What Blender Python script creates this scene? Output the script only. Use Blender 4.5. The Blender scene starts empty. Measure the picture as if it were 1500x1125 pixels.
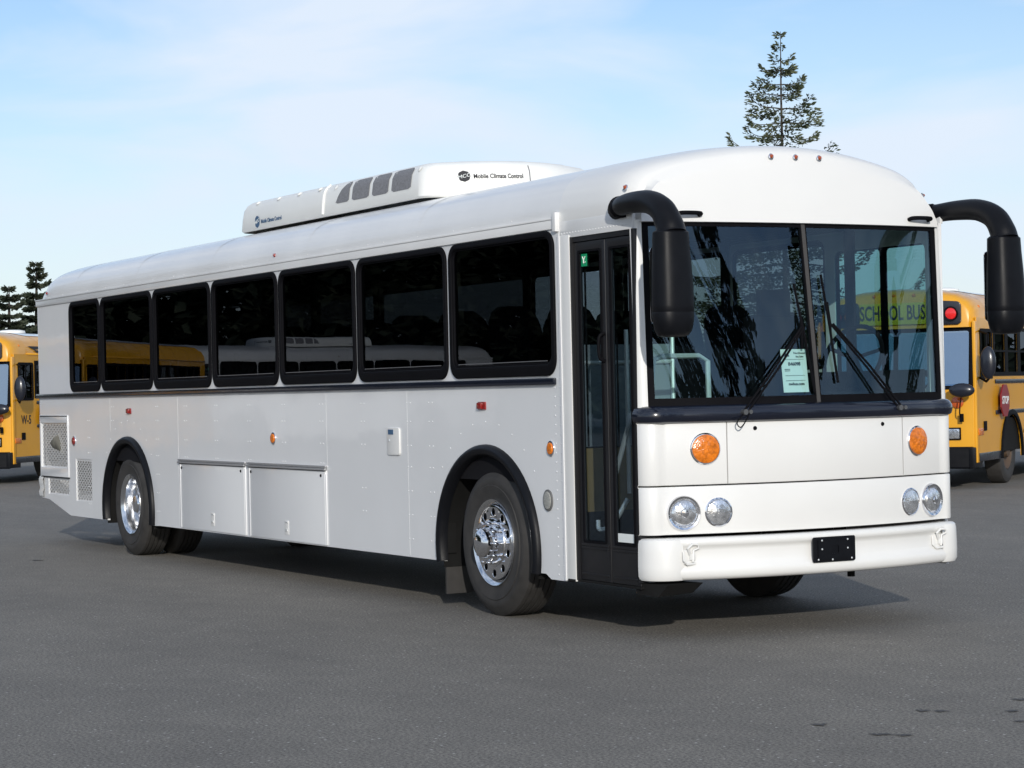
import bpy, bmesh, math, random
from mathutils import Vector, Matrix
R_ = math.radians
random.seed(7)
sc = bpy.context.scene
COL = sc.collection

# ------------------------------------------------------------------ camera
CAM_C = Vector((11.7417, -8.5236, 1.5716))
CF = Vector((-0.87944738, 0.47598516, 0.00322923))
CR = Vector((0.47580766, 0.87926984, -0.02217247))
CU = Vector((0.01339313, 0.01796303, 0.99974895))
cd = bpy.data.cameras.new('camera'); cam = bpy.data.objects.new('camera', cd); COL.objects.link(cam)
m = Matrix.Identity(4)
for i in range(3):
    m[i][0] = CR[i]; m[i][1] = CU[i]; m[i][2] = -CF[i]; m[i][3] = CAM_C[i]
cam.matrix_world = m
cd.sensor_width = 36; cd.lens = 3274.6 * 36 / 1500; cd.clip_end = 6000; cd.clip_start = .1
sc.camera = cam
sc.view_settings.view_transform = 'Standard'; sc.view_settings.look = 'None'
sc.view_settings.gamma = 1; sc.view_settings.exposure = 0.0

# ------------------------------------------------------------------ sky + sun
SUN_AZ, SUN_EL = R_(-23.7), R_(17.3)
w = bpy.data.worlds.new("World"); sc.world = w; w.use_nodes = True
nt = w.node_tree; N = nt.nodes; L = nt.links; N.clear()
out = N.new('ShaderNodeOutputWorld'); bg = N.new('ShaderNodeBackground'); bg.inputs[1].default_value = 0.12
sky = N.new('ShaderNodeTexSky'); sky.sky_type = 'NISHITA'; sky.sun_disc = False
sky.sun_elevation = SUN_EL; sky.sun_rotation = R_(90) - SUN_AZ
sky.air_density = 1.0; sky.dust_density = 0.6; sky.ozone_density = 1.5
tc = N.new('ShaderNodeTexCoord'); mp = N.new('ShaderNodeMapping')
mp.inputs['Scale'].default_value = (1.3, 2.6, 8); mp.inputs['Rotation'].default_value = (.0, .16, .4)
mp.inputs['Location'].default_value = (1.3, 2.2, .15)
no = N.new('ShaderNodeTexNoise'); no.inputs['Scale'].default_value = 2.3; no.inputs['Detail'].default_value = 6; no.inputs['Roughness'].default_value = .48
no.inputs['Distortion'].default_value = .35
cr = N.new('ShaderNodeValToRGB'); cr.color_ramp.elements[0].position = .40; cr.color_ramp.elements[1].position = .64
cr.color_ramp.elements[0].color = (.05, .05, .05, 1); cr.color_ramp.elements[1].color = (.92, .92, .92, 1)
mx = N.new('ShaderNodeMixRGB'); mx.inputs[2].default_value = (6.5, 7.25, 8.3, 1)
L.new(tc.outputs['Generated'], mp.inputs[0]); L.new(mp.outputs[0], no.inputs[0]); L.new(no.outputs[0], cr.inputs[0])
sx_ = N.new('ShaderNodeSeparateXYZ'); L.new(tc.outputs['Generated'], sx_.inputs[0])
hz = N.new('ShaderNodeMapRange'); hz.inputs[1].default_value = 0; hz.inputs[2].default_value = .17; hz.inputs[3].default_value = .62; hz.inputs[4].default_value = 0
L.new(sx_.outputs[2], hz.inputs[0]); scr = N.new('ShaderNodeMixRGB'); scr.blend_type = 'SCREEN'; scr.inputs[0].default_value = 1
L.new(cr.outputs[0], scr.inputs[1]); L.new(hz.outputs[0], scr.inputs[2])
L.new(scr.outputs[0], mx.inputs[0]); tnt = N.new('ShaderNodeMixRGB'); tnt.blend_type = 'MULTIPLY'; tnt.inputs[0].default_value = 1; tnt.inputs[2].default_value = (.92, 1.0, 1.17, 1)
L.new(sky.outputs[0], tnt.inputs[1]); L.new(tnt.outputs[0], mx.inputs[1]); L.new(mx.outputs[0], bg.inputs[0]); L.new(bg.outputs[0], out.inputs[0])
sd = bpy.data.lights.new('sun', 'SUN'); sd.energy = 3.0; sd.angle = R_(.6); sd.color = (1, .955, .88)
so = bpy.data.objects.new('sun', sd); COL.objects.link(so)
sdir = Vector((math.cos(SUN_EL) * math.cos(SUN_AZ), math.cos(SUN_EL) * math.sin(SUN_AZ), math.sin(SUN_EL)))
so.rotation_euler = sdir.to_track_quat('Z', 'Y').to_euler(); so.location = (30, -15, 20)

# ------------------------------------------------------------------ materials
MATS = {}
def mat(name, col, rough=.5, metal=0, coat=0, var=.0, vscale=3, bump=0, bscale=20, spec=.5, emit=0):
    if name in MATS: return MATS[name]
    M = bpy.data.materials.new(name); M.use_nodes = True; n = M.node_tree.nodes; l = M.node_tree.links
    p = n['Principled BSDF']; p.inputs['Base Color'].default_value = (*col, 1)
    p.inputs['Roughness'].default_value = rough; p.inputs['Metallic'].default_value = metal
    p.inputs['Coat Weight'].default_value = coat; p.inputs['Coat Roughness'].default_value = .06
    p.inputs['Specular IOR Level'].default_value = spec
    tcn = n.new('ShaderNodeTexCoord')
    if var:
        t = n.new('ShaderNodeTexNoise'); t.inputs['Scale'].default_value = vscale; t.inputs['Detail'].default_value = 6
        l.new(tcn.outputs['Object'], t.inputs[0])
        x = n.new('ShaderNodeMixRGB'); x.blend_type = 'MULTIPLY'; x.inputs[0].default_value = 1; x.inputs[1].default_value = (*col, 1)
        r = n.new('ShaderNodeMapRange'); r.inputs[1].default_value = .3; r.inputs[2].default_value = .7
        r.inputs[3].default_value = 1 - var; r.inputs[4].default_value = 1 + var
        l.new(t.outputs[0], r.inputs[0]); l.new(r.outputs[0], x.inputs[2]); l.new(x.outputs[0], p.inputs['Base Color'])
        r2 = n.new('ShaderNodeMapRange'); r2.inputs[3].default_value = max(0, rough - .08); r2.inputs[4].default_value = rough + .08
        l.new(t.outputs[0], r2.inputs[0]); l.new(r2.outputs[0], p.inputs['Roughness'])
    if bump:
        b = n.new('ShaderNodeTexNoise'); b.inputs['Scale'].default_value = bscale; b.inputs['Detail'].default_value = 3
        l.new(tcn.outputs['Object'], b.inputs[0]); bn = n.new('ShaderNodeBump'); bn.inputs['Strength'].default_value = 1
        bn.inputs['Distance'].default_value = bump; l.new(b.outputs[0], bn.inputs['Height']); l.new(bn.outputs[0], p.inputs['Normal'])
        if coat: l.new(bn.outputs[0], p.inputs['Coat Normal'])
    if emit:
        p.inputs['Emission Color'].default_value = (*col, 1); p.inputs['Emission Strength'].default_value = emit
    MATS[name] = M; return M
def glassmat(name, tint, refl=(.70, .84, 1.0), rough=0.0, bump=0, base=.05):
    M = bpy.data.materials.new(name); M.use_nodes = True; n = M.node_tree.nodes; l = M.node_tree.links; n.clear()
    o = n.new('ShaderNodeOutputMaterial'); t = n.new('ShaderNodeBsdfTransparent'); t.inputs[0].default_value = (*tint, 1)
    g = n.new('ShaderNodeBsdfGlossy'); g.inputs['Roughness'].default_value = rough; g.inputs[0].default_value = (*refl, 1)
    lw = n.new('ShaderNodeLayerWeight'); lw.inputs[0].default_value = .5
    pw = n.new('ShaderNodeMath'); pw.operation = 'POWER'; pw.inputs[1].default_value = 5
    ma = n.new('ShaderNodeMath'); ma.operation = 'MULTIPLY_ADD'; ma.inputs[1].default_value = 1 - base; ma.inputs[2].default_value = base
    l.new(lw.outputs['Facing'], pw.inputs[0]); l.new(pw.outputs[0], ma.inputs[0])
    x = n.new('ShaderNodeMixShader'); l.new(ma.outputs[0], x.inputs[0]); l.new(t.outputs[0], x.inputs[1]); l.new(g.outputs[0], x.inputs[2]); l.new(x.outputs[0], o.inputs[0])
    if bump:
        tcn = n.new('ShaderNodeTexCoord'); b = n.new('ShaderNodeTexNoise'); b.inputs['Scale'].default_value = 1.1; b.inputs['Detail'].default_value = 1
        l.new(tcn.outputs['Object'], b.inputs[0]); bn = n.new('ShaderNodeBump'); bn.inputs['Distance'].default_value = bump
        l.new(b.outputs[0], bn.inputs['Height']); l.new(bn.outputs[0], g.inputs['Normal'])
    return M
WHITE = mat('white_paint', (.73, .735, .74), .32, coat=.55, var=.025, vscale=1.2, bump=.004, bscale=1.6)
WHITE2 = mat('white_front_paint', (.735, .73, .71), .36, coat=.3, var=.02, vscale=2, bump=.001, bscale=2)
ROOFW = mat('white_roof_paint', (.72, .72, .715), .34, coat=.35, var=.04, vscale=1.5, bump=.001, bscale=2.2)
ACW = mat('white_plastic', (.80, .80, .77), .45, var=.02)
BLK = mat('black_rubber', (.006, .006, .0075), .55, spec=.04, var=.15, vscale=8, bump=.0005, bscale=60)
BLKG = mat('black_gloss_plastic', (.012, .014, .022), .28, coat=.3, var=.1)
BLKM = mat('black_textured_plastic', (.0055, .006, .008), .40, spec=.16, var=.12, vscale=12, bump=.0006, bscale=300)
BAND = mat('dark_blue_band', (.006, .008, .017), .22, coat=.5, var=.08)
DOORB = mat('dark_aluminium', (.012, .012, .014), .38, metal=.1, var=.1)
CHROME = mat('chrome', (.82, .82, .84), .06, metal=1, var=.03, vscale=15)
ALU = mat('polished_aluminium', (.78, .79, .81), .16, metal=1, var=.04, vscale=20)
STEEL = mat('steel_rail', (.75, .77, .77), .35, metal=.5)
TYRE = mat('tyre_rubber', (.030, .028, .0265), .72, var=.25, vscale=9, bump=.001, bscale=80)
DARK = mat('dark_steel', (.008, .008, .008), .85, spec=.2, var=.3)
INT = mat('dark_interior', (.010, .010, .012), .9, spec=.1, var=.1)
CEIL = mat('interior_ceiling', (.16, .155, .15), .7)
SEAT = mat('seat_fabric', (.006, .006, .008), 1.0, spec=.05, var=.3, vscale=20)
AMBER = mat('amber_lens', (.66, .17, .008), .2, coat=.5, var=.35, vscale=42, bump=.005, bscale=45)
RED = mat('red_lens', (.24, .012, .010), .2, coat=.6, var=.2, vscale=60)
REDLIT = mat('red_warning_lens', (.75, .02, .02), .2, coat=.6, var=.2, vscale=60)
LENS = mat('clear_lens_reflector', (.75, .76, .78), .12, metal=.85, var=.3, vscale=30, bump=.0035, bscale=38)
YEL = mat('school_bus_yellow', (.71, .335, .014), .33, coat=.5, var=.04, vscale=2, bump=.002, bscale=2)
GREY = mat('grey_mesh', (.20, .20, .21), .7, var=.25, vscale=70)
GREEN = mat('green_sticker', (.0, .30, .12), .5)
PAPER = mat('white_paper', (.75, .78, .76), .8)
PBLK = mat('printed_ink', (.02, .02, .025), .7)
PBLUE = mat('printed_blue_ink', (.05, .11, .2), .6)
TAN = mat('tan_reflection', (.25, .17, .07), .7, var=.2)  # colour of the painted yellow-brown reflection low in the entry door
ENG = mat('grimy_engine', (.16, .15, .12), .8, var=.5, vscale=6)
GL_SIDE = glassmat('tinted_side_glass', (.40, .43, .45), refl=(.40, .43, .48), base=.035, bump=.0008)
GL_REAR = glassmat('dark_tinted_side_glass', (.20, .21, .22), refl=(.40, .43, .48), base=.035, bump=.0008)
GL_FRONT = glassmat('windscreen_glass', (.66, .84, .82), refl=(.60, .80, 1.0), base=.085, bump=.0006)
GL_DOOR = glassmat('door_glass', (.78, .83, .85), base=.05, bump=.0008)
GL_DRV = glassmat('driver_window_glass', (.46, .60, .61), base=.04)
GL_BG = glassmat('bus_glass_dark', (.10, .11, .12), refl=(.4, .45, .5), base=.03)
BARK = mat('fir_bark', (.055, .045, .038), .9, var=.3, vscale=8)

# ------------------------------------------------------------------ helpers
def link(name, me, parent=None, m=None, smooth=35):
    o = bpy.data.objects.new(name, me); COL.objects.link(o); o.parent = parent
    if m: me.materials.clear(); me.materials.append(m)
    return o
def fin(name, bm, m, parent=None, smooth=35, recalc=True):
    if recalc: bmesh.ops.recalc_face_normals(bm, faces=bm.faces)
    me = bpy.data.meshes.new(name)
    if smooth:
        a = R_(smooth)
        for f in bm.faces: f.smooth = True
        for e in bm.edges:
            if len(e.link_faces) == 2 and e.calc_face_angle(0) > a: e.smooth = False
    bm.to_mesh(me); bm.free(); me.materials.append(m)
    o = bpy.data.objects.new(name, me); COL.objects.link(o); o.parent = parent
    return o
def tag(o, label=None, cat=None, group=None, kind=None):
    if label: o['label'] = label
    if cat: o['category'] = cat
    if group: o['group'] = group
    if kind: o['kind'] = kind
    return o
def empty(name, loc=(0, 0, 0), rz=0):
    o = bpy.data.objects.new(name, None); COL.objects.link(o); o.location = loc; o.rotation_euler = (0, 0, rz); o.empty_display_size = .3
    return o
def copy_tree(o, parent=None):
    c = o.copy(); COL.objects.link(c); c.parent = parent
    for ch in list(o.children): copy_tree(ch, c)
    return c
B = bmesh.new
def box(bm, x0, x1, y0, y1, z0, z1, bev=0):
    vs = [bm.verts.new((x, y, z)) for x in (x0, x1) for y in (y0, y1) for z in (z0, z1)]
    fs = [bm.faces.new([vs[i] for i in q]) for q in ((0, 1, 3, 2), (4, 6, 7, 5), (0, 4, 5, 1), (2, 3, 7, 6), (0, 2, 6, 4), (1, 5, 7, 3))]
    if bev:
        es = list({e for f in fs for e in f.edges})
        bmesh.ops.bevel(bm, geom=es, offset=bev, segments=2, affect='EDGES', profile=.6)
def tube(bm, pts, rad, n=10, cap=True, flat=None):
    pts = [Vector(p) for p in pts]; k = len(pts)
    if not hasattr(rad, '__len__'): rad = [rad] * k
    rings = []; up = None
    for i, p in enumerate(pts):
        t = (pts[min(i + 1, k - 1)] - pts[max(i - 1, 0)]).normalized()
        if up is None: up = Vector((0, 0, 1)) if abs(t.z) < .9 else Vector((1, 0, 0))
        s = t.cross(up).normalized(); up = s.cross(t).normalized()
        ra, rb = (rad[i], rad[i]) if flat is None else (rad[i], rad[i] * flat)
        rings.append([bm.verts.new(p + s * ra * math.cos(2 * math.pi * j / n) + up * rb * math.sin(2 * math.pi * j / n)) for j in range(n)])
    for a, b in zip(rings, rings[1:]):
        for j in range(n): bm.faces.new((a[j], a[(j + 1) % n], b[(j + 1) % n], b[j]))
    if cap: bm.faces.new(rings[0][::-1]); bm.faces.new(rings[-1])
    return rings
def curvepts(pts, n=6):   # Catmull-Rom
    P = [Vector(p) for p in pts]; P = [P[0] * 2 - P[1]] + P + [P[-1] * 2 - P[-2]]; o = []
    for i in range(1, len(P) - 2):
        for k in range(n):
            t = k / n; a, b, c, d = P[i - 1:i + 3]
            o.append(.5 * ((2 * b) + (c - a) * t + (2 * a - 5 * b + 4 * c - d) * t * t + (3 * b - a - 3 * c + d) * t ** 3))
    o.append(P[-2]); return o
def lathe(bm, prof, c, ax='y', n=48, sgn=1):
    # prof: (radius, offset along axis)
    rings = []
    for r, h in prof:
        ring = []
        for j in range(n):
            a = 2 * math.pi * j / n; u, v = r * math.cos(a), r * math.sin(a)
            if ax == 'y': p = (c[0] + u, c[1] + h * sgn, c[2] + v)
            elif ax == 'x': p = (c[0] + h * sgn, c[1] + u, c[2] + v)
            else: p = (c[0] + u, c[1] + v, c[2] + h * sgn)
            ring.append(bm.verts.new(p))
        rings.append(ring)
    for a, b in zip(rings, rings[1:]):
        for j in range(n): bm.faces.new((a[j], a[(j + 1) % n], b[(j + 1) % n], b[j]))
    return rings
def capring(bm, r): bm.faces.new(r)
def rrect(a0, a1, b0, b1, r, n=5):
    p = []
    for cx, cy, s in ((a1 - r, b1 - r, 0), (a0 + r, b1 - r, 90), (a0 + r, b0 + r, 180), (a1 - r, b0 + r, 270)):
        for k in range(n + 1):
            a = R_(s + 90 * k / n); p.append((cx + r * math.cos(a), cy + r * math.sin(a)))
    return p
def circ(cx, cy, r, n=20, ry=None):
    return [(cx + r * math.cos(2 * math.pi * k / n), cy + (ry or r) * math.sin(2 * math.pi * k / n)) for k in range(n)]
def plate_me(polys, th=.01, bevel=0):
    cu = bpy.data.curves.new('c', 'CURVE'); cu.dimensions = '2D'; cu.fill_mode = 'BOTH'
    for pl in polys:
        s = cu.splines.new('POLY'); s.points.add(len(pl) - 1); s.use_cyclic_u = True
        for q, (a, b) in zip(s.points, pl): q.co = (a, b, 0, 1)
    cu.extrude = th / 2 - bevel; cu.bevel_depth = bevel; cu.bevel_resolution = 2
    if bevel: cu.offset = -bevel
    o = bpy.data.objects.new('c', cu); COL.objects.link(o)
    dg = bpy.context.evaluated_depsgraph_get(); dg.update()
    me = bpy.data.meshes.new_from_object(o.evaluated_get(dg)); bpy.data.objects.remove(o); bpy.data.curves.remove(cu)
    return me
def plate(bm, polys, f, th=.01, bevel=0):
    """fill polys (outline + holes) in (a,b), map f(a,b,c) -> xyz, add to bm"""
    me = plate_me(polys, th, bevel); t = B(); t.from_mesh(me); bpy.data.meshes.remove(me)
    bmesh.ops.remove_doubles(t, verts=t.verts, dist=1e-5)
    bmesh.ops.recalc_face_normals(t, faces=t.faces)
    for v in t.verts: v.co = Vector(f(*v.co))
    mm = bpy.data.meshes.new('t'); t.to_mesh(mm); t.free(); bm.from_mesh(mm); bpy.data.meshes.remove(mm)
def side(y, s=-1): return lambda a, b, c: (a, y - c if s < 0 else y + c, b)      # plane y=const, c outward
def front(x): return lambda a, b, c: (x + c, a, b)
def textme(body, size, f, th=.002, align='CENTER', sx=1.0, bold=0):
    cu = bpy.data.curves.new('t', 'FONT'); cu.body = body; cu.size = size; cu.extrude = th / 2; cu.align_x = align; cu.align_y = 'CENTER'; cu.offset = bold
    cu.resolution_u = 3
    o = bpy.data.objects.new('t', cu); COL.objects.link(o); dg = bpy.context.evaluated_depsgraph_get(); dg.update()
    me = bpy.data.meshes.new_from_object(o.evaluated_get(dg)); bpy.data.objects.remove(o); bpy.data.curves.remove(cu)
    for v in me.vertices: v.co = Vector(f(v.co.x * sx, v.co.y, v.co.z))
    return me
def text(name, body, size, f, m, parent, **k):
    o = link(name, textme(body, size, f, **k), parent, m); return o
def dome(bm, c, r, d, n=(0, -1, 0), seg=6):
    n = Vector(n); a = n.cross(Vector((0, 0, 1))).normalized(); b = n.cross(a); c = Vector(c)
    r1 = [bm.verts.new(c + (a * math.cos(2 * math.pi * j / seg) + b * math.sin(2 * math.pi * j / seg)) * r) for j in range(seg)]
    r2 = [bm.verts.new(c + n * d * .8 + (a * math.cos(2 * math.pi * j / seg) + b * math.sin(2 * math.pi * j / seg)) * r * .55) for j in range(seg)]
    for j in range(seg): bm.faces.new((r1[j], r1[(j + 1) % seg], r2[(j + 1) % seg], r2[j]))
    bm.faces.new(r2)

# ------------------------------------------------------------------ ground
def asphalt():
    M = bpy.data.materials.new('asphalt'); M.use_nodes = True; n = M.node_tree.nodes; l = M.node_tree.links; p = n['Principled BSDF']
    tcn = n.new('ShaderNodeTexCoord')
    def noise(s, d=2, r=.5, map_=None):
        t = n.new('ShaderNodeTexNoise'); t.inputs['Scale'].default_value = s; t.inputs['Detail'].default_value = d; t.inputs['Roughness'].default_value = r
        if map_:
            mpn = n.new('ShaderNodeMapping'); mpn.inputs['Scale'].default_value = map_; mpn.inputs['Rotation'].default_value = (0, 0, R_(-28)); l.new(tcn.outputs['Object'], mpn.inputs[0]); l.new(mpn.outputs[0], t.inputs[0])
        else: l.new(tcn.outputs['Object'], t.inputs[0])
        return t.outputs[0]
    def ramp(x, a, b, c0, c1):
        r = n.new('ShaderNodeValToRGB'); r.color_ramp.elements[0].position = a; r.color_ramp.elements[1].position = b
        r.color_ramp.elements[0].color = (*c0, 1); r.color_ramp.elements[1].color = (*c1, 1); l.new(x, r.inputs[0]); return r.outputs[0]
    def mix(a, b, fac=1, mode='MULTIPLY'):
        x = n.new('ShaderNodeMixRGB'); x.blend_type = mode
        if isinstance(fac, float) or isinstance(fac, int): x.inputs[0].default_value = fac
        else: l.new(fac, x.inputs[0])
        for i, v in ((1, a), (2, b)):
            if isinstance(v, tuple): x.inputs[i].default_value = (*v, 1)
            else: l.new(v, x.inputs[i])
        return x.outputs[0]
    base = ramp(noise(60, 5, .85), .40, .60, (.076, .070, .062), (.290, .268, .236))
    big = ramp(noise(.35, 4, .55, (1, 2.4, 1)), .3, .7, (.88, .88, .885), (1.10, 1.10, 1.09))
    med = ramp(noise(3.5, 4), .3, .7, (.93, .93, .93), (1.07, 1.07, 1.06))
    c = mix(mix(base, big), med)
    vo = n.new('ShaderNodeTexVoronoi'); vo.inputs['Scale'].default_value = 26; l.new(tcn.outputs['Object'], vo.inputs[0])
    sp = ramp(vo.outputs['Distance'], .10, .22, (1, 1, 1), (0, 0, 0))
    sel = n.new('ShaderNodeSeparateColor'); l.new(vo.outputs['Color'], sel.inputs[0])
    gt = n.new('ShaderNodeMath'); gt.operation = 'GREATER_THAN'; gt.inputs[1].default_value = .86; l.new(sel.outputs[0], gt.inputs[0])
    c = mix(c, (.55, .53, .50), mix(sp, gt.outputs[0]), 'MIX')
    l.new(c, p.inputs['Base Color']); p.inputs['Roughness'].default_value = .82; p.inputs['Specular IOR Level'].default_value = .35
    bn = n.new('ShaderNodeBump'); bn.inputs['Distance'].default_value = .0035; l.new(noise(110, 4, .7), bn.inputs['Height']); l.new(bn.outputs[0], p.inputs['Normal'])
    return M
bm = B(); s = 900
vs = [bm.verts.new((x, y, 0)) for x, y in ((-s, -s), (s, -s), (s, s), (-s, s))]; bm.faces.new(vs)
tag(fin('asphalt_ground', bm, asphalt(), smooth=0), kind='structure')

def groundpt(u, v):
    d = CF + CR * ((u - 750) / 3274.6) - CU * ((v - 562.5) / 3274.6); t = -CAM_C.z / d.z; p = CAM_C + d * t; return p.x, p.y
bm = B(); rg = random.Random(5)
for u, v, hw in ((1352, 1041, 12), (1380, 1043, 10), (1200, 1063, 14), (1292, 1078, 20), (1325, 1077, 11), (1492, 1026, 10), (1484, 1043, 9), (1494, 1057, 8), (55, 820, 9)):
    x0, y0 = groundpt(u - hw, v + rg.uniform(-1, 1)); x1, y1 = groundpt(u + hw, v + rg.uniform(-1.5, 1.5)); n_ = 9; up_ = []; lo_ = []
    for k in range(n_ + 1):
        t = k / n_; w_ = (.014 + .028 * rg.random()) * math.sin(math.pi * (.04 + .92 * t)); cx, cy = x0 + (x1 - x0) * t, y0 + (y1 - y0) * t
        dx, dy = -(y1 - y0), x1 - x0; l_ = math.hypot(dx, dy); j_ = rg.uniform(-.02, .02)
        up_.append(bm.verts.new((cx + dx / l_ * (w_ + j_), cy + dy / l_ * (w_ + j_), .004))); lo_.append(bm.verts.new((cx - dx / l_ * (w_ - j_), cy - dy / l_ * (w_ - j_), .004)))
    for k in range(n_): bm.faces.new((up_[k], up_[k + 1], lo_[k + 1], lo_[k]))
tag(fin('tar_marks', bm, mat('tar', (.065, .062, .060), .75, var=.4, vscale=40), smooth=0), kind='structure')

# ------------------------------------------------------------------ wheels
def wheel(parent, x, yo, s, r=.515, kind='front', width=.28, rimr=.30):
    """s=-1: outer face towards -Y at y=yo"""
    c = (x, yo, r); bi = lambda d: d   # offsets: negative = outward (towards viewer) when sgn=-s
    sg = -s    # +offset goes inward
    if kind == 'dual2': kind = 'plain'
    b = B()
    if kind == 'front':
        prof = [(.272, .045), (.268, .028), (.255, .022)]
        plate(b, [circ(0, 0, .262, 48), circ(0, 0, .12, 32)] + [circ(.215 * math.cos(R_(a)), .215 * math.sin(R_(a)), .026, 18) for a in range(18, 378, 36)],
              lambda a, bb, cc: (x + a, yo + sg * (.012 - cc), r + bb), .02, .005)
        rr = lathe(b, [(.172, .006), (.166, -.006), (.120, -.014), (.108, -.020), (.106, -.075), (.100, -.10), (.080, -.118), (.045, -.127), (.012, -.129)], c, 'y', 40, sg); capring(b, rr[-1])
        nut0, nutl, nr = -.006, .060, .143
    else:
        rr = lathe(b, [(.262, .15), (.20, .146), (.17, .135), (.10, .13), (.095, .06), (.08, .045), (.02, .04)], c, 'y', 40, sg); capring(b, rr[-1])
        nut0, nutl, nr = .145, .045, .143
    wm = fin('wheel', b, CHROME if kind == 'front' else ALU, parent, 30)
    b = B()
    lathe(b, [(.262, .20), (.262, .03), (.268, .016), (.285, .010), (rimr - .004, -.002), (rimr + .003, -.004), (rimr + .006, .004), (rimr, .03)], c, 'y', 56, sg)
    fin('rim', b, ALU, wm, 50)
    b = B()
    w2 = width
    prof = [(rimr - .012, .03), (rimr + .002, .008), (.33, .004), (.36, -.006), (.40, -.012), (.405, -.006), (.43, -.010), (.455, -.004), (.462, .002), (.485, .010), (r - .018, .022), (r - .004, .034)]
    g = .012
    for k in range(4):
        y0 = .05 + k * (w2 - .10) / 4; y1 = y0 + (w2 - .10) / 4
        prof += [(r, y0 + .004), (r, y0 + .012), (r - g, y0 + .015), (r - g, y0 + .022), (r, y0 + .025)]
    prof += [(r - .003, w2 - .03), (r - .03, w2 - .01), (.43, w2 + .01), (.36, w2 + .008), (rimr, w2 - .02), (.25, w2 - .03)]
    lathe(b, prof, c, 'y', 72, sg)
    for v in b.verts:
        if v.co.z < .006: v.co.z = .001
    fin('tyre', b, TYRE, wm, 28)
    if kind != 'plain':
        for k in range(10):
            a = R_(36 * k + (0 if kind == 'front' else 10)); b = B()
            rr = lathe(b, [(.018, 0), (.018, -.008), (.013, -.010), (.013, -nutl), (.009, -nutl - .006), (.003, -nutl - .008)], (x + nr * math.cos(a), yo + sg * nut0, r + nr * math.sin(a)), 'y', 12, sg)
            capring(b, rr[-1]); fin('lug_nut', b, CHROME, wm, 40)
    return wm

# ================================================================== THE WHITE BUS
bus = empty('passenger_bus', (-6.5, 0, 0))
tag(bus, 'long white flat-front passenger bus with dark tinted windows in the middle of the lot', 'bus')
class _P:  # parts are authored in world coordinates
    pass
BUS_OFF = Vector((6.5, 0, 0))
W = 1.22
def bpart(name, b, m, parent=None, **k):
    o = fin(name, b, m, parent or bus, **k)
    return o
WIN = [(-2.655, -1.120), (-4.261, -2.702), (-5.856, -4.302), (-7.448, -5.897), (-9.051, -7.493), (-10.672, -9.092), (-11.746, -10.712)]
WZ0, WZ1 = 1.668, 2.634
AF, AR = -2.155, -9.90            # arch centres
def arch(xc, a, b_, zb, n=28, zc=.47):
    t0 = math.asin((zb - zc) / b_)
    return [(xc + a * math.cos(t), zc + b_ * math.sin(t)) for t in [t0 + (math.pi - 2 * t0) * k / n for k in range(n + 1)]]
def wall_outline(rear_low=True):
    p = [(-12.93, 2.64), (-12.93, .497), (-12.64, .485), (-11.86, .332)]
    p += [(q[0], q[1]) for q in arch(AR, .70, .675, .332)][::-1]
    p += [(-9.0, .340)]
    p += [(q[0], q[1]) for q in arch(AF, .70, .675, .345)][::-1]
    p += [(-1.33, .345), (-1.26, .312), (-1.06, .312), (-1.06, 2.64)]
    return p
def rivets(b, y=-W):
    def riv(x, z): dome(b, (x, y - .0005, z), .0075, .004, (0, -1, 0))
    zc_skip = lambda x, z: min(abs(x - AF), abs(x - AR)) < .80 and z < 1.24
    for x in [-3.05 - .0, -3.42, -4.25, -5.06, -5.86, -6.65, -7.45, -8.25, -9.05, -10.4, -11.2]:
        for z in (1.50, 1.36, 1.18, 1.02, .84, .66, .48):
            if zc_skip(x, z) or (-8.4 < x < -4.93 and z < 1.0): continue
            if random.random() < .93: riv(x, z); riv(x + .06, z)
    for xc in (AF, AR):
        for k in range(9):
            a = R_(38 + 13 * k); riv(xc + .88 * math.cos(a), .50 + .86 * math.sin(a))
    for k in range(38):
        z = .35 + k * .062
        riv(-1.085, z)
        if z < 2.6: riv(-1.15 if False else -1.105 - .05, z) if z < 1.6 else None
    for k in range(150): pass
# near wall
b = B()
holes = [rrect(x0 + .025, x1 - .025, WZ0 + .02, WZ1 - .012, .10) for x0, x1 in WIN]
vents = [(-12.885, -11.93, .842, 1.335), (-12.66, -11.90, .545, .718), (-11.645, -11.10, .500, .950)]
for x0, x1, z0, z1 in vents: holes.append([(x0, z0), (x1, z0), (x1, z1), (x0, z1)])
plate(b, [wall_outline()] + holes, side(-W + .012), .024)
rivets(b)
# panel joint laps
for x in (-12.93 + .0, -10.45, -8.43, -4.93, -3.42): 
    zz0 = .36 if x > -10 else 1.25
    if x > -12: box(b, x - .002, x + .002, -W - .0010, -W + .004, zz0, 1.59)
bpart('side_panel', b, WHITE)
# far wall
b = B()
holes = [rrect(x0 + .025, x1 - .025, WZ0 + .02, WZ1 - .012, .10) for x0, x1 in WIN[1:]] + [rrect(-1.30, -.28, 1.52, 2.52, .05), rrect(-2.62, -1.42, 1.68, 2.62, .08)]
ol = [(-12.93, 2.64), (-12.93, .497), (-12.64, .485), (-11.86, .332)] + arch(AR, .70, .675, .332)[::-1] + [(-9, .34)] + arch(AF, .70, .675, .345)[::-1] + [(-.13, .345), (-.13, 2.64)]
plate(b, [ol] + holes, side(W - .012, 1), .024)
bpart('side_panel', b, WHITE)
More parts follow.
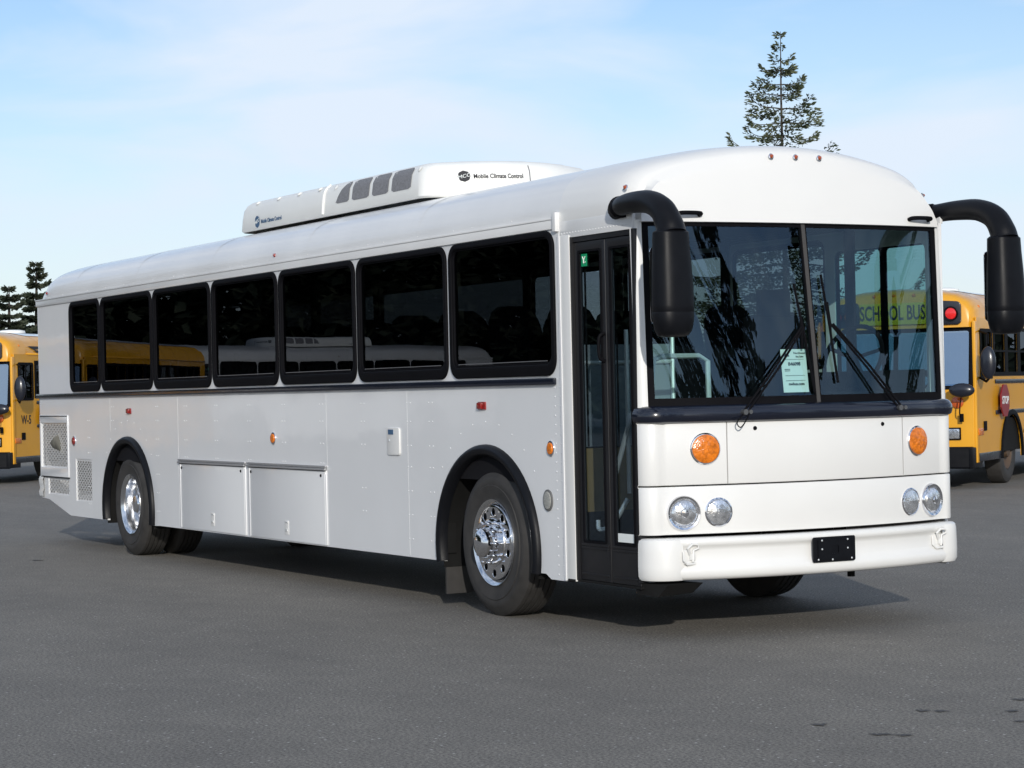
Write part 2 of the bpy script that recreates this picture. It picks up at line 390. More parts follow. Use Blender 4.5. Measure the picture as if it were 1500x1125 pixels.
# rear wall with rounded corners
b = B()
def sweep_plan(b, plan, z0, z1, nz=1):
    cols = [[b.verts.new((x, y, z0 + (z1 - z0) * k / nz)) for k in range(nz + 1)] for x, y in plan]
    for a, c in zip(cols, cols[1:]):
        for k in range(nz): b.faces.new((a[k], c[k], c[k + 1], a[k + 1]))
plan = [(-12.93, -W)] + [(-12.93 - .12 * math.sin(R_(t)), -W + .12 - .12 * math.cos(R_(t))) for t in range(15, 91, 15)]
plan += [(x, -y) for x, y in plan[::-1]]
sweep_plan(b, plan, .50, 2.64); bpart('rear_panel', b, WHITE)
b = B(); plan2 = [(x - .03 if x < -12.94 else x, y * 1.012) for x, y in plan]
# rear bumper end visible at the low corner
prof = [(.50, .0), (.515, .03), (.56, .045), (.60, .02), (.64, .03), (.70, .045), (.735, .02), (.738, .0)]
cols = []
for i, (x, y) in enumerate(plan):
    d = Vector((x + 12.7, y, 0)).normalized() if i else Vector((0, -1, 0))
    cols.append([b.verts.new((x + (-o if abs(y) < 1.15 else -o * .4), y + (0 if abs(y) < 1.15 else math.copysign(o * .5, y)), z)) for z, o in prof])
cols.insert(0, [b.verts.new((-12.80, -W - (o * .5), z)) for z, o in prof])
for a, c in zip(cols, cols[1:]):
    for k in range(len(prof) - 1): b.faces.new((a[k], c[k], c[k + 1], a[k + 1]))
bpart('rear_bumper', b, WHITE2)
# roof
HALF = [(1.215, 2.64), (1.215, 2.72), (1.203, 2.80), (1.172, 2.88), (1.115, 2.95), (1.02, 3.003), (.90, 3.043), (.72, 3.083), (.5, 3.120), (.25, 3.146), (0, 3.155)]
def section():
    h = curvepts([(a, z, 0) for a, z in HALF], 3); h = [(p.x, p.y) for p in h]
    return [(-y, z) for y, z in h] + [(y, z) for y, z in h[::-1][1:]]
SEC = section()
def ring(b, x, inset=0, bow=0, dz=0, lean=0):
    vs = []
    for y, z in SEC:
        yy = y * (1 - inset / 1.215); zz = 2.64 + (z - 2.64) * (1 - inset / .6 + dz / .525 * ((z - 2.64) / .525 > .0))
        vs.append(b.verts.new((x - bow * yy * yy, yy, zz)))
    return vs
def bridge(b, a, c):
    for j in range(len(a) - 1): b.faces.new((a[j], a[j + 1], c[j + 1], c[j]))
b = B()
xs = [(-1.06, 0), (-3.2, 0), (-5.3, 0), (-7.5, 0), (-9.6, 0), (-11.6, 0), (-12.3, .0), (-12.55, .012), (-12.75, .045), (-12.9, .10), (-12.98, .18), (-13.03, .30), (-13.05, .42)]
rs = [ring(b, x, i) for x, i in xs]
# keep lower edges out at the wall at the rear
for r_, (x, i) in zip(rs, xs):
    for v, (y, z) in zip(r_, SEC):
        if i:
            t = min(1, (z - 2.64) / .3); v.co.y = y * (1 - (i * (.25 + .5 * t)) / 1.215)
for a, c in zip(rs, rs[1:]): bridge(b, a, c)
last = rs[-1]; b.faces.new(last)
bpart('roof', b, ROOFW, smooth=40)
b = B()     # drip rail + lap seams on roof
box(b, -12.97, -1.062, -W - .014, -W + .01, 2.638, 2.700, .004)
box(b, -12.97, -1.062, -W - .020, -W + .008, 2.700, 2.714, .003)
box(b, -1.105, -1.058, -W - .028, -W + .01, 2.618, 2.745, .004)
box(b, -12.97, -.13, W - .01, W + .014, 2.638, 2.714, .004)
for k in range(24):
    dome(b, (-12.6 + k * .49 + .1 * (k % 3), -W + .008, 2.735), .005, .006)
bpart('drip_rail', b, ROOFW)
for x in (-3.2, -5.3, -7.5, -9.6, -11.6):     # roof laps (thin raised hoops)
    b = B()
    for (y0, z0), (y1, z1) in zip(SEC[3:], SEC[4:-3]):
        o = .003
        v = [b.verts.new((x - .022, y0, z0 + o)), b.verts.new((x + .022, y0, z0 + o)), b.verts.new((x + .022, y1, z1 + o)), b.verts.new((x - .022, y1, z1 + o))]
        b.faces.new(v)
    bpart('roof_seam', b, ROOFW, smooth=60, recalc=False)
# ---- front shell functions
def Xf(y): return .15 - .156 * min(abs(y), 1.12) ** 2 - (0 if abs(y) < 1.10 else 0)
def plan_front(y0, y1, off=0, n=20, side_l=True, side_r=True, rc=.10, back=-.13, ws=W):
    """list of (x,y) along front plan from y0 to y1; wraps round corners when it reaches +-W"""
    o = []
    def corner(sg):
        yc = (ws - rc); xc = Xf(yc) - rc + .012; q = []
        for t in range(0, 91, 11): q.append((xc + (rc + off) * math.cos(R_(t)) , sg * (yc + (rc + off) * math.sin(R_(t)))))
        q.append((back, sg * (ws + off)))
        return q
    if y0 <= -ws + .001 or y0 == -W: o += corner(-1)[::-1]; y0 = -(ws - rc) + .03
    e = corner(1) if y1 >= ws - .001 or y1 == W else []
    if e: y1 = (ws - rc) - .03
    for k in range(n + 1):
        y = y0 + (y1 - y0) * k / n; o.append((Xf(y) + off, y))
    return o + e
def shell(b, plan, prof):
    """prof: list of (z, off); offset the plan along its normal"""
    nn = []
    for i in range(len(plan)):
        a = Vector(plan[max(0, i - 1)]); c = Vector(plan[min(len(plan) - 1, i + 1)]); t = (c - a).normalized(); nn.append(Vector((t.y, -t.x)))
    cols = [[b.verts.new((x + n_.x * o, y + n_.y * o, z)) for z, o in prof] for (x, y), n_ in zip(plan, nn)]
    for a, c in zip(cols, cols[1:]):
        for k in range(len(prof) - 1): b.faces.new((a[k], c[k], c[k + 1], a[k + 1]))
    return cols
def panel_prof(z0, z1, r=.008, d=.03): return [(z0, -d), (z0, -r), (z0 + r * .3, -r * .3), (z0 + r, 0), ((z0 + z1) / 2, .0), (z1 - r, 0), (z1 - r * .3, -r * .3), (z1, -r), (z1, -d)]
def fpanel(name, y0, y1, z0, z1, m=WHITE2, off=0, prof=None):
    b = B(); pl = plan_front(y0, y1)
    cols = shell(b, pl, prof or panel_prof(z0, z1))
    for c, s in ((cols[0], 1), (cols[-1], -1)):   # end returns
        if abs(c[0].co.y) < W - .01:
            q = [b.verts.new(v.co + Vector((-.03, 0, 0))) for v in c]
            for k in range(len(c) - 1): b.faces.new((c[k], c[k + 1], q[k + 1], q[k]))
    return bpart(name, b, m, smooth=30)
fpanel('corner_panel', -W, -.694, .962, 1.352)
fpanel('corner_panel', .694, W, .962, 1.352)
hp = fpanel('front_access_panel', -.686, .686, .962, 1.350)
fpanel('lower_front_panel', -W, W, .655, .954)
for y in (-.50, .50):
    b = B(); rr = lathe(b, [(.014, 0), (.012, .006), (.004, .008)], (Xf(y), y, 1.306), 'x', 14, 1); capring(b, rr[-1]); fin('latch_knob', b, BLK, hp)
b = B(); rr = lathe(b, [(.013, 0), (.012, .004), (.003, .006)], (Xf(.0), .0, 1.15), 'x', 12, 1); b.free()
# ledge
b = B(); shell(b, plan_front(-W, W, back=-.16, ws=1.196), [(1.345, -.03), (1.352, .02), (1.362, .034), (1.39, .042), (1.42, .038), (1.445, .022), (1.456, .0), (1.460, -.06), (1.46, -.12)])
bpart('windscreen_ledge', b, BAND, smooth=60)
# bumper
bumper_prof = [(.375, -.05), (.372, .03), (.38, .060), (.40, .074), (.43, .078), (.455, .070), (.475, .054), (.49, .048), (.555, .046), (.575, .050), (.585, .062), (.60, .070), (.622, .068), (.633, .055), (.636, .0), (.636, -.04)]
b = B(); shell(b, plan_front(-1.03, 1.03), bumper_prof); bmp = bpart('front_bumper', b, WHITE2, smooth=45)
endp = [(.372, -.06), (.370, .04), (.376, .060), (.40, .072), (.46, .074), (.55, .072), (.60, .070), (.624, .064), (.634, .050), (.637, 0), (.637, -.05)]
for sg in (-1, 1):
    b = B(); pl = [p for p in plan_front(-W, W, back=-.14, ws=1.155) if p[1] * sg > 1.0]
    shell(b, pl, endp); fin('bumper_end', b, WHITE2, bmp, 40)
# licence plate bracket (small black plate with holes)
b = B(); xp = Xf(0) + .078
plate(b, [rrect(-.165, .165, .447, .607, .012, 3), circ(-.10, .58, .006, 8), circ(.10, .58, .006, 8), circ(-.10, .555, .006, 8), circ(.10, .53, .005, 8), circ(-.02, .47, .006, 8), circ(.12, .475, .006, 8), circ(-.12, .475, .006, 8)], front(xp + .006), .008, .002)
plate(b, [rrect(-.13, .13, .465, .59, .004, 2), rrect(-.03, .03, .50, .55, .004, 2)], front(xp + .014), .006)
lpb = bpart('licence_plate_bracket', b, BLKM)
for yy, zz in ((-.10, .585), (.10, .585), (-.02, .462), (.13, .465), (-.13, .465), (.10, .53), (-.10, .53)):
    b = B(); dome(b, (xp + .0175, yy, zz), .0065, .004, (1, 0, 0), 8); fin('bolt', b, STEEL, lpb)
# tow/latch brackets
for y in (-.975, .975):
    b = B(); x = Xf(y) + .058
    box(b, x - .01, x + .012, y - .045, y + .03, .475, .565, .004)
    tube(b, [(x + .02, y - .01, .535), (x + .03, y - .03, .575), (x + .03, y + .0, .60), (x + .03, y + .04, .598), (x + .028, y + .05, .575), (x + .02, y + .015, .56), (x + .02, y + .01, .49)], .009, 8)
    tube(b, [(x + .015, y - .055, .555), (x + .02, y - .055, .50), (x + .02, y - .03, .475), (x + .015, y + .03, .478)], .008, 8)
    box(b, x - .005, x + .026, y - .012, y + .03, .50, .54, .005)
    fin('tow_hook', b, WHITE2, bmp, 40)
# lamps on the front
def fnorm(y): 
    d = .312 * y; n_ = Vector((1, d, 0)).normalized(); return n_
def roundlamp(name, y, z, r, lens, bezel, depth=.0, bz=.016):
    n_ = fnorm(y); t_ = Vector((-n_.y, n_.x, 0)); c = Vector((Xf(y), y, z)) 
    def f(prof, bb, seg=40):
        rings = []
        for rad, h in prof:
            rings.append([bb.verts.new(c + n_ * h + t_ * rad * math.cos(2 * math.pi * k / seg) + Vector((0, 0, 1)) * rad * math.sin(2 * math.pi * k / seg)) for k in range(seg)])
        for a, d in zip(rings, rings[1:]):
            for k in range(seg): bb.faces.new((a[k], a[(k + 1) % seg], d[(k + 1) % seg], d[k]))
        bb.faces.new(rings[-1])
    return f
def lamp(name, y, z, r, kind):
    b = B(); f = roundlamp(name, y, z, r, None, None)
    if kind == 'signal':
        f([(r + .008, -.01), (r + .008, .006), (r + .002, .012), (r - .006, .013)], b); o = bpart(name, b, CHROME)
        b = B(); f([(r - .002, .012), (r - .004, .022), (r * .8, .028), (r * .4, .031), (.004, .032)], b); fin('lens', b, AMBER, o)
    elif kind == 'head':
        f([(r + .022, -.01), (r + .022, .01), (r + .014, .022), (r + .002, .018), (r - .004, .006)], b); o = bpart(name, b, CHROME)
        b = B(); f([(r - .002, .004), (r - .008, .016), (r * .75, .026), (r * .4, .032), (.004, .034)], b); fin('lens', b, LENS, o)
        b = B(); f([(r * .30, .035), (r * .26, .042), (.003, .044)], b, 20); fin('bulb_shield', b, CHROME, o)
    else:
        f([(r + .010, -.01), (r + .010, .004), (r + .002, .008), (r - .005, .002)], b); o = bpart(name, b, CHROME)
        b = B(); f([(r - .003, .002), (r - .006, .010), (r * .7, .017), (.004, .022)], b); fin('lens', b, LENS, o)
    return o
for s in (-1, 1):
    lamp('turn_signal', s * .832, 1.186, .092, 'signal')
    lamp('headlight', s * .976, .790, .090, 'head')
    lamp('fog_light', s * .755, .788, .082, 'fog')
# ---- windscreen
def Xtop(y): return -.035 - .075 * y * y
def Xbot(y): return .10 - .150 * y * y
def wsx(y, z): t = (z - 1.46) / (2.615 - 1.46); return Xbot(y) * (1 - t) + Xtop(y) * t
for s in (-1, 1):
    b = B(); n = 16; y0, y1 = (-1.16, -.012) if s < 0 else (.012, 1.16)
    # frame: strips around
    def strip(ya, yb, za, zb, off=.006, nn=12):
        vs = []
        for i in range(nn + 1):
            y = ya + (yb - ya) * i / nn
            vs.append([b.verts.new((wsx(y, z) + o, y, z)) for z, o in ((za, -.02), (za, off), (zb, off), (zb, -.02))])
        for a, c in zip(vs, vs[1:]):
            for k in range(4): b.faces.new((a[k], c[k], c[(k + 1) % 4], a[(k + 1) % 4]))
        b.faces.new(vs[0]); b.faces.new(vs[-1])
    strip(y0 if s < 0 else y0, y1, 1.455, 1.505); strip(y0, y1, 2.585, 2.622)
    ye = -1.16 if s < 0 else 1.16
    for (ya, yb) in (((ye, ye - s * .045)), ((-.016 * -s, .0 * s)) if False else (y0 if s > 0 else y1, (y0 if s > 0 else y1) + s * .012)):
        a_, b_ = min(ya, yb), max(ya, yb)
        vs = [[b.verts.new((wsx(y, z) + o, y, z)) for y, o in ((a_, -.02), (a_, .0075), (b_, .0075), (b_, -.02))] for z in (1.50, 2.05, 2.59)]
        for p_, q_ in zip(vs, vs[1:]):
            for k in range(4): b.faces.new((p_[k], q_[k], q_[(k + 1) % 4], p_[(k + 1) % 4]))
    fr = bpart('windscreen', b, BLK)
    b = B(); a0, a1 = (-1.125, -.014) if s < 0 else (.014, 1.125)
    g = [[b.verts.new((wsx(a0 + (a1 - a0) * i / n, 1.48 + 1.12 * k / 6), a0 + (a1 - a0) * i / n, 1.48 + 1.12 * k / 6)) for k in range(7)] for i in range(n + 1)]
    for i in range(n):
        for k in range(6): b.faces.new((g[i][k], g[i + 1][k], g[i + 1][k + 1], g[i][k + 1]))
    o = fin('pane', b, GL_FRONT, fr, 80)
# centre post
b = B()
vs = [[b.verts.new((wsx(0, z) + o, y, z)) for y, o in ((-.014, -.03), (-.014, .010), (.014, .010), (.014, -.03))] for z in (1.46, 2.61)]
for k in range(4): b.faces.new((vs[0][k], vs[1][k], vs[1][(k + 1) % 4], vs[0][(k + 1) % 4]))
bpart('windscreen_post', b, mat('grey_rubber', (.05, .047, .045), .6, var=.1))
# A pillars
for s in (-1, 1):
    b = B()
    secs = []
    for z in (1.45, 2.05, 2.625):
        xo = wsx(1.16, z); ya, yb = s * 1.16, s * (W - .004)
        secs.append([b.verts.new(p) for p in ((xo - .05, ya, z), (xo + .012, ya, z), (xo + .008, s * 1.185, z), (xo - .008, s * 1.207, z), (xo - .04, yb, z), (-.150 if s < 0 else -.2, yb, z), (-.150 if s < 0 else -.2, s * 1.15, z))])
    for p_, q_ in zip(secs, secs[1:]):
        for k in range(7): b.faces.new((p_[k], q_[k], q_[(k + 1) % 7], p_[(k + 1) % 7]))
    bpart('windscreen_pillar', b, WHITE2, smooth=50)
# ---- front roof cap
b = B()
caprings = [(-1.06, 0, 0, .004), (-.80, 0, 0, .003), (-.5, .0, .02, 0), (-.33, .006, .05, -.006), (-.23, .016, .075, -.012), (-.175, .030, .085, -.016), (-.135, .052, .086, -.02), (-.115, .075, .086, -.02), (-.105, .10, .086, -.02)]
rs = []
for x, i, bow, dz in caprings:
    r_ = []
    for y, z in SEC:
        t = (z - 2.64) / .525; yy = y * (1 - i / 1.215 * (.4 + .6 * min(1, t * 2.5))) ; zz = 2.64 + (z - 2.64) * (1 - i / .62) + dz * t
        if z < 2.66: zz = 2.612
        elif z < 2.73: zz = 2.612 + (zz - 2.612) * .9
        r_.append(b.verts.new((x - bow * yy * yy, yy, zz)))
    rs.append(r_)
for a, c in zip(rs, rs[1:]): bridge(b, a, c)
top = rs[-1]; K = 10
prev = top
for k in range(1, K + 1):
    t = k / K; cur = []
    for v in top:
        y, z = v.co.y, v.co.z; yb = y * 1.0; zb = 2.612
        if abs(y) > 1.08: yb = y
        xx0 = v.co.x; xb = Xtop(yb) + .035
        zz = z + (zb - z) * t; tt = (3.06 - zz) / (3.06 - 2.612) if zz < 3.06 else 0
        xx = (-.105 - .086 * y * y) * (1 - tt) + xb * tt + .012 * math.sin(math.pi * tt)
        if z < 2.64: xx = xx0 + (xb - xx0) * t
        cur.append(b.verts.new((xx, yb, zz)))
    bridge(b, prev, cur); prev = cur
und = [b.verts.new((v.co.x - .05, v.co.y, 2.608)) for v in prev]; bridge(b, prev, und)
bmesh.ops.remove_doubles(b, verts=b.verts, dist=.0015)
cap = bpart('front_roof_cap', b, mat('white_cap_paint', (.735, .73, .71), .38, coat=.25, var=.015, vscale=1.5), smooth=50)
# header above door + underside
b = B(); box(b, -1.06, -.14, -W + .003, -W + .03, 2.568, 2.68, .003)
for k in range(24): dome(b, (-1.03 + k * .037, -W + .003, 2.60), .0055, .004)
bpart('door_header', b, ROOFW)
# cap marker lamps
def caplamp(c, n_):
    n_ = Vector(n_).normalized(); b = B(); dome(b, c, .020, .006, n_, 14); o = fin('marker_lamp', b, CHROME, cap)
    b = B(); dome(b, Vector(c) + n_ * .004, .014, .013, n_, 12); fin('lens', b, RED if False else mat('dark_amber_lens', (.35, .07, .02), .15, coat=.7), o)
for y in (-.19, 0, .19): caplamp((-.083 - .086 * y * y, y, 3.045), (1, 0, .25))
caplamp((-.27, -1.180, 2.838), (.25, -1, .35)); caplamp((-.27, 1.180, 2.838), (.25, 1, .35))
# grab handles at the top of windscreen
for y in (-.86, .98):
    b = B(); x = Xtop(y) + .05
    tube(b, curvepts([(x - .02, y - .085, 2.652), (x + .022, y - .075, 2.662), (x + .03, y, 2.664), (x + .022, y + .075, 2.662), (x - .02, y + .085, 2.652)], 4), .014, 8)
    bpart('grab_handle', b, BLK)

# ---- side windows
def window(x0, x1, z0, z1, y, s, glass, parent=bus):
    b = B()
    plate(b, [rrect(x0, x1, z0, z1, .115, 8), rrect(x0 + .044, x1 - .044, z0 + .078, z1 - .042, .075, 8)], side(y + s * .002, s), .034, .007)
    plate(b, [rrect(x0 + .040, x1 - .040, z0 + .045, z1 - .038, .080, 6), rrect(x0 + .056, x1 - .056, z0 + .092, z1 - .052, .065, 6)], side(y - s * .006, s), .024, .004)
    f = fin('window', b, BLK, parent, 30)
    b = B(); plate(b, [rrect(x0 + .046, x1 - .046, z0 + .075, z1 - .044, .07, 4)], side(y - s * .010, s), .005); fin('pane', b, glass, f, 30)
    b = B(); box(b, x0 + .12, x1 - .12, y + s * .004, y + s * .009, z0 + .0985, z0 + .1045); fin('sash_line', b, mat('sash_metal', (.22, .22, .23), .4, metal=.6), f)
    return f
for i, (x0, x1) in enumerate(WIN): window(x0, x1, WZ0, WZ1, -W, -1, GL_SIDE if i < 2 else GL_REAR)
for x0, x1 in WIN[1:] + [(-2.65, -1.39)]: window(x0, x1, WZ0, WZ1, W, 1, GL_SIDE if x0 > -6 else GL_REAR)
# driver's window (far side)
b = B(); plate(b, [rrect(-1.33, -.25, 1.50, 2.55, .06, 4), rrect(-.74, -.29, 1.55, 2.51, .03, 3), rrect(-1.29, -.79, 1.55, 2.51, .03, 3)], side(W, 1), .03, .004)
dw = bpart('driver_window', b, BLK)
b = B(); plate(b, [rrect(-1.31, -.27, 1.53, 2.53, .05, 4)], side(W - .02, 1), .005); fin('pane', b, GL_DRV, dw)
# belt rail
b = B(); box(b, -13.0, -1.135, -W - .026, -W + .004, 1.607, 1.655, .009); bpart('belt_rail', b, BAND)
b = B(); box(b, -13.0, -.3, W - .004, W + .026, 1.607, 1.655, .009); bpart('belt_rail', b, BAND)
# wheel arch flares
def flare(xc, s):
    b = B(); n = 40; pts = []
    prof = [(.68, -.03), (.685, .028), (.70, .050), (.725, .056), (.748, .046), (.760, .022), (.762, -.002)]
    for k in range(n + 1):
        t0 = R_(-10.5 if xc > -5 else -10.5); t = t0 + (math.pi - 2 * t0) * k / n
        pts.append([b.verts.new((xc + (r_ + .005) * math.cos(t), s * (W + o * .85), .47 + (r_ - .028) * math.sin(t))) for r_, o in prof])
    for a, c in zip(pts, pts[1:]):
        for k in range(len(prof) - 1): b.faces.new((a[k], c[k], c[k + 1], a[k + 1]))
    b.faces.new(pts[0]); b.faces.new(pts[-1])
    bpart('wheel_arch_flare', b, BLKM, smooth=50)
    # wheel well liner
    b = B(); pts = []
    for k in range(21):
        t = math.pi * k / 20; pts.append([b.verts.new((xc + .71 * math.cos(t), s * y, .47 + .675 * math.sin(t))) for y in (W - .004, .55)])
    lo = [[b.verts.new((xc + sg * .71, s * y, .30)) for y in (W - .004, .55)] for sg in (1, -1)]
    pts = [lo[0]] + pts + [lo[1]]
    for a, c in zip(pts, pts[1:]): b.faces.new((a[0], c[0], c[1], a[1]))
    b.faces.new([p[1] for p in pts])
    bpart('wheel_well', b, DARK, smooth=50)
for xc in (AF, AR):
    for s in (-1, 1): flare(xc, s)
# wheels
wf = wheel(bus, -2.105, -1.205, -1, kind='front'); wheel(bus, -2.105, 1.205, 1, kind='front')
for s in (-1, 1):
    wheel(bus, -9.965, s * 1.185, s, kind='rear'); wheel(bus, -9.965, s * .83, s, kind='dual2')
# mud flaps
for s in (-1, 1):
    b = B(); box(b, -2.90, -2.875, s * 1.17 - .02 if s < 0 else .68, (-.68 if s < 0 else 1.19), .10, .62, .004); bpart('mud_flap', b, TYRE)
    b = B(); box(b, -2.86, -2.845, min(s * 1.19, s * 1.12), max(s * 1.19, s * 1.12), .40, .72); bpart('arch_bracket', b, DARK)
# luggage doors
def latch(b, x, z, y=-W):
    plate(b, [rrect(x - .045, x + .045, z - .06, z + .06, .006, 2)], side(y - .008), .008, .001)
for x0, x1 in ((-8.40, -6.715), (-6.645, -4.945)):
    b = B(); plate(b, [rrect(x0, x1, .352, .962, .006, 2)], side(-W - .004), .010, .003)
    for x in (x0 + .03, x1 - .03): box(b, x - .005, x + .005, -W - .012, -W, .352, .955, .002)
    d = bpart('luggage_door', b, WHITE)
    b = B(); box(b, x0 - .01, x1 + .01, -W - .028, -W - .008, .962, .978, .003); box(b, x0 - .01, x1 + .01, -W - .020, -W, .984, 1.0, .003)
    fin('hinge', b, mat('grey_trim', (.42, .42, .43), .35, metal=.5), d)
    b = B(); box(b, x0, x1, -W - .0125, -W - .009, .955, .963); fin('seal', b, BLK, d)
    xm = (-7.53 if x0 < -7 else -5.785)
    b = B(); latch(b, xm, .462); l_ = fin('latch', b, WHITE2, d)
    b = B(); box(b, xm - .03, xm + .02, -W - .018, -W - .004, .432, .45); box(b, xm - .02, xm + .035, -W - .020, -W - .010, .505, .514); dome(b, (xm - .012, -W - .004, .486), .017, .008, (0, -1, 0), 10); fin('latch_handle', b, STEEL, l_)
    for x in (x0 + .07, x1 - .10):
        b = B(); dome(b, (x, -W - .008, .918), .015, .01, (0, -1, 0), 10); fin('bumper_stop', b, BLK, d)
# fuel door
b = B(); plate(b, [rrect(-3.765, -3.545, 1.105, 1.315, .022, 4)], side(-W - .005), .014, .004); fd = bpart('fuel_door', b, WHITE2)
b = B(); box(b, -3.735, -3.645, -W - .0145, -W - .011, 1.262, 1.300); fin('fuel_label', b, PBLUE, fd)
b = B(); dome(b, (-3.72, -W - .012, 1.215), .013, .006, (0, -1, 0), 10); fin('key_lock', b, STEEL, fd)
# marker lamps and reflectors on the side
def sidelamp(name, x, z, rx, rz, m, d=.018, bez=None):
    b = B()
    if bez:
        plate(b, [circ(x, z, rx + .013, 24, rz + .013)], side(-W - .004), .012, .003); o = bpart(name, b, bez); bb = B()
        plate(bb, [circ(x, z, rx, 24, rz)], side(-W - d * .6), d, .005); fin('lens', bb, m, o)
    else:
        plate(b, [circ(x, z, rx, 24, rz)], side(-W - d * .4), d, .005); bpart(name, b, m)
sidelamp('side_reflector', -11.68, 1.140, .042, .042, RED, bez=CHROME)
sidelamp('side_reflector', -6.056, 1.214, .040, .040, AMBER, bez=CHROME)
sidelamp('side_turn_signal', -1.222, 1.185, .034, .040, AMBER, bez=CHROME)
sidelamp('side_vent', -1.275, .838, .050, .060, mat('grey_speaker_mesh', (.30, .30, .28), .8, var=.4, vscale=150), d=.014, bez=mat('grey_ring', (.12, .12, .12), .5))
for x, z in ((-9.83, 1.457), (-2.194, 1.474)):
    b = B(); box(b, x - .055, x + .055, -W - .012, -W, z - .028, z + .028, .004); o = bpart('marker_lamp', b, RED)
    b = B(); box(b, x - .045, x + .02, -W - .028, -W - .010, z - .022, z + .022, .006); fin('lens', b, RED, o)
for x in (-5.97, -12.6):
    b = B(); dome(b, (x, -1.208, 2.775), .017, .02, (0, -1, .2), 12); bpart('roof_marker_lamp', b, RED)
# vent grilles: expanded-metal mesh of crossing strips in the openings
def grille(x0, x1, z0, z1, px=.056, pz=.050, frame=.0):
    b = B(); dia = []
    nx = int((x1 - x0) / px); nz = int((z1 - z0) / pz)
    for i in range(nx + 1):
        for k in range(nz * 2 + 1):
            cx = x0 + px * (i + .5 * (k % 2)) + px * .25; cz = z0 + pz * .5 * (k + 1) * .98
            if cx + px * .43 > x1 or cz + pz * .42 > z1: continue
            dia.append([(cx - px * .43, cz), (cx, cz - pz * .42), (cx + px * .43, cz), (cx, cz + pz * .42)])
    plate(b, [[(x0 - .02, z0 - .02), (x1 + .02, z0 - .02), (x1 + .02, z1 + .02), (x0 - .02, z1 + .02)]] + dia, side(-W + .010 if frame == 0 else -W - .002), .004)
    return b
eng = []
for i, (x0, x1, z0, z1) in enumerate(vents):
    g = bpart('vent_grille', grille(x0, x1, z0, z1), WHITE, smooth=0)
b = B(); box(b, -12.9, -11.05, -.80, .9, .55, 1.4)
bpart('engine_block', b, DARK, smooth=0)
b = B()
tube(b, [(-12.7, -1.10, 1.1), (-12.3, -1.12, 1.12), (-12.05, -1.10, .95)], [.10, .13, .06], 12)
bpart('engine_hose', b, ENG); b = B(); v = [b.verts.new(p) for p in ((-12.62, -1.15, .92), (-12.5, -1.16, 1.25), (-12.1, -1.16, 1.12), (-12.3, -1.15, 1.05), (-12.5, -1.0, 1.05))]
for f in ((0, 1, 2, 3), (0, 1, 4), (1, 2, 4), (2, 3, 4), (3, 0, 4)): b.faces.new([v[i] for i in f])
bpart('engine_bracket', b, mat('pale_bracket', (.42, .41, .36), .8)); b = B()
box(b, -12.3, -12.0, -1.14, -1.0, .86, 1.05, .02)
bpart('engine_filter', b, ENG)
# engine hatch outline and hinge above the big vent
b = B(); plate(b, [rrect(-12.93, -11.885, .742, 1.42, .01, 2), rrect(-12.885, -11.93, .842, 1.335, .004, 2)], side(-W - .004), .010, .002); eh = bpart('engine_hatch', b, WHITE)
b = B(); box(b, -12.9, -11.9, -W - .014, -W - .008, 1.404, 1.412); fin('hinge', b, DARK, eh)
b = B(); box(b, -12.9, -11.86, -W - .012, -W, .728, .738); bpart('hatch_seam', b, DARK)
# rear tail pipe
b = B(); tube(b, [(-11.9, -.8, .40), (-12.55, -.95, .42), (-12.75, -1.0, .41)], .05, 12); bpart('exhaust_pipe', b, DARK)

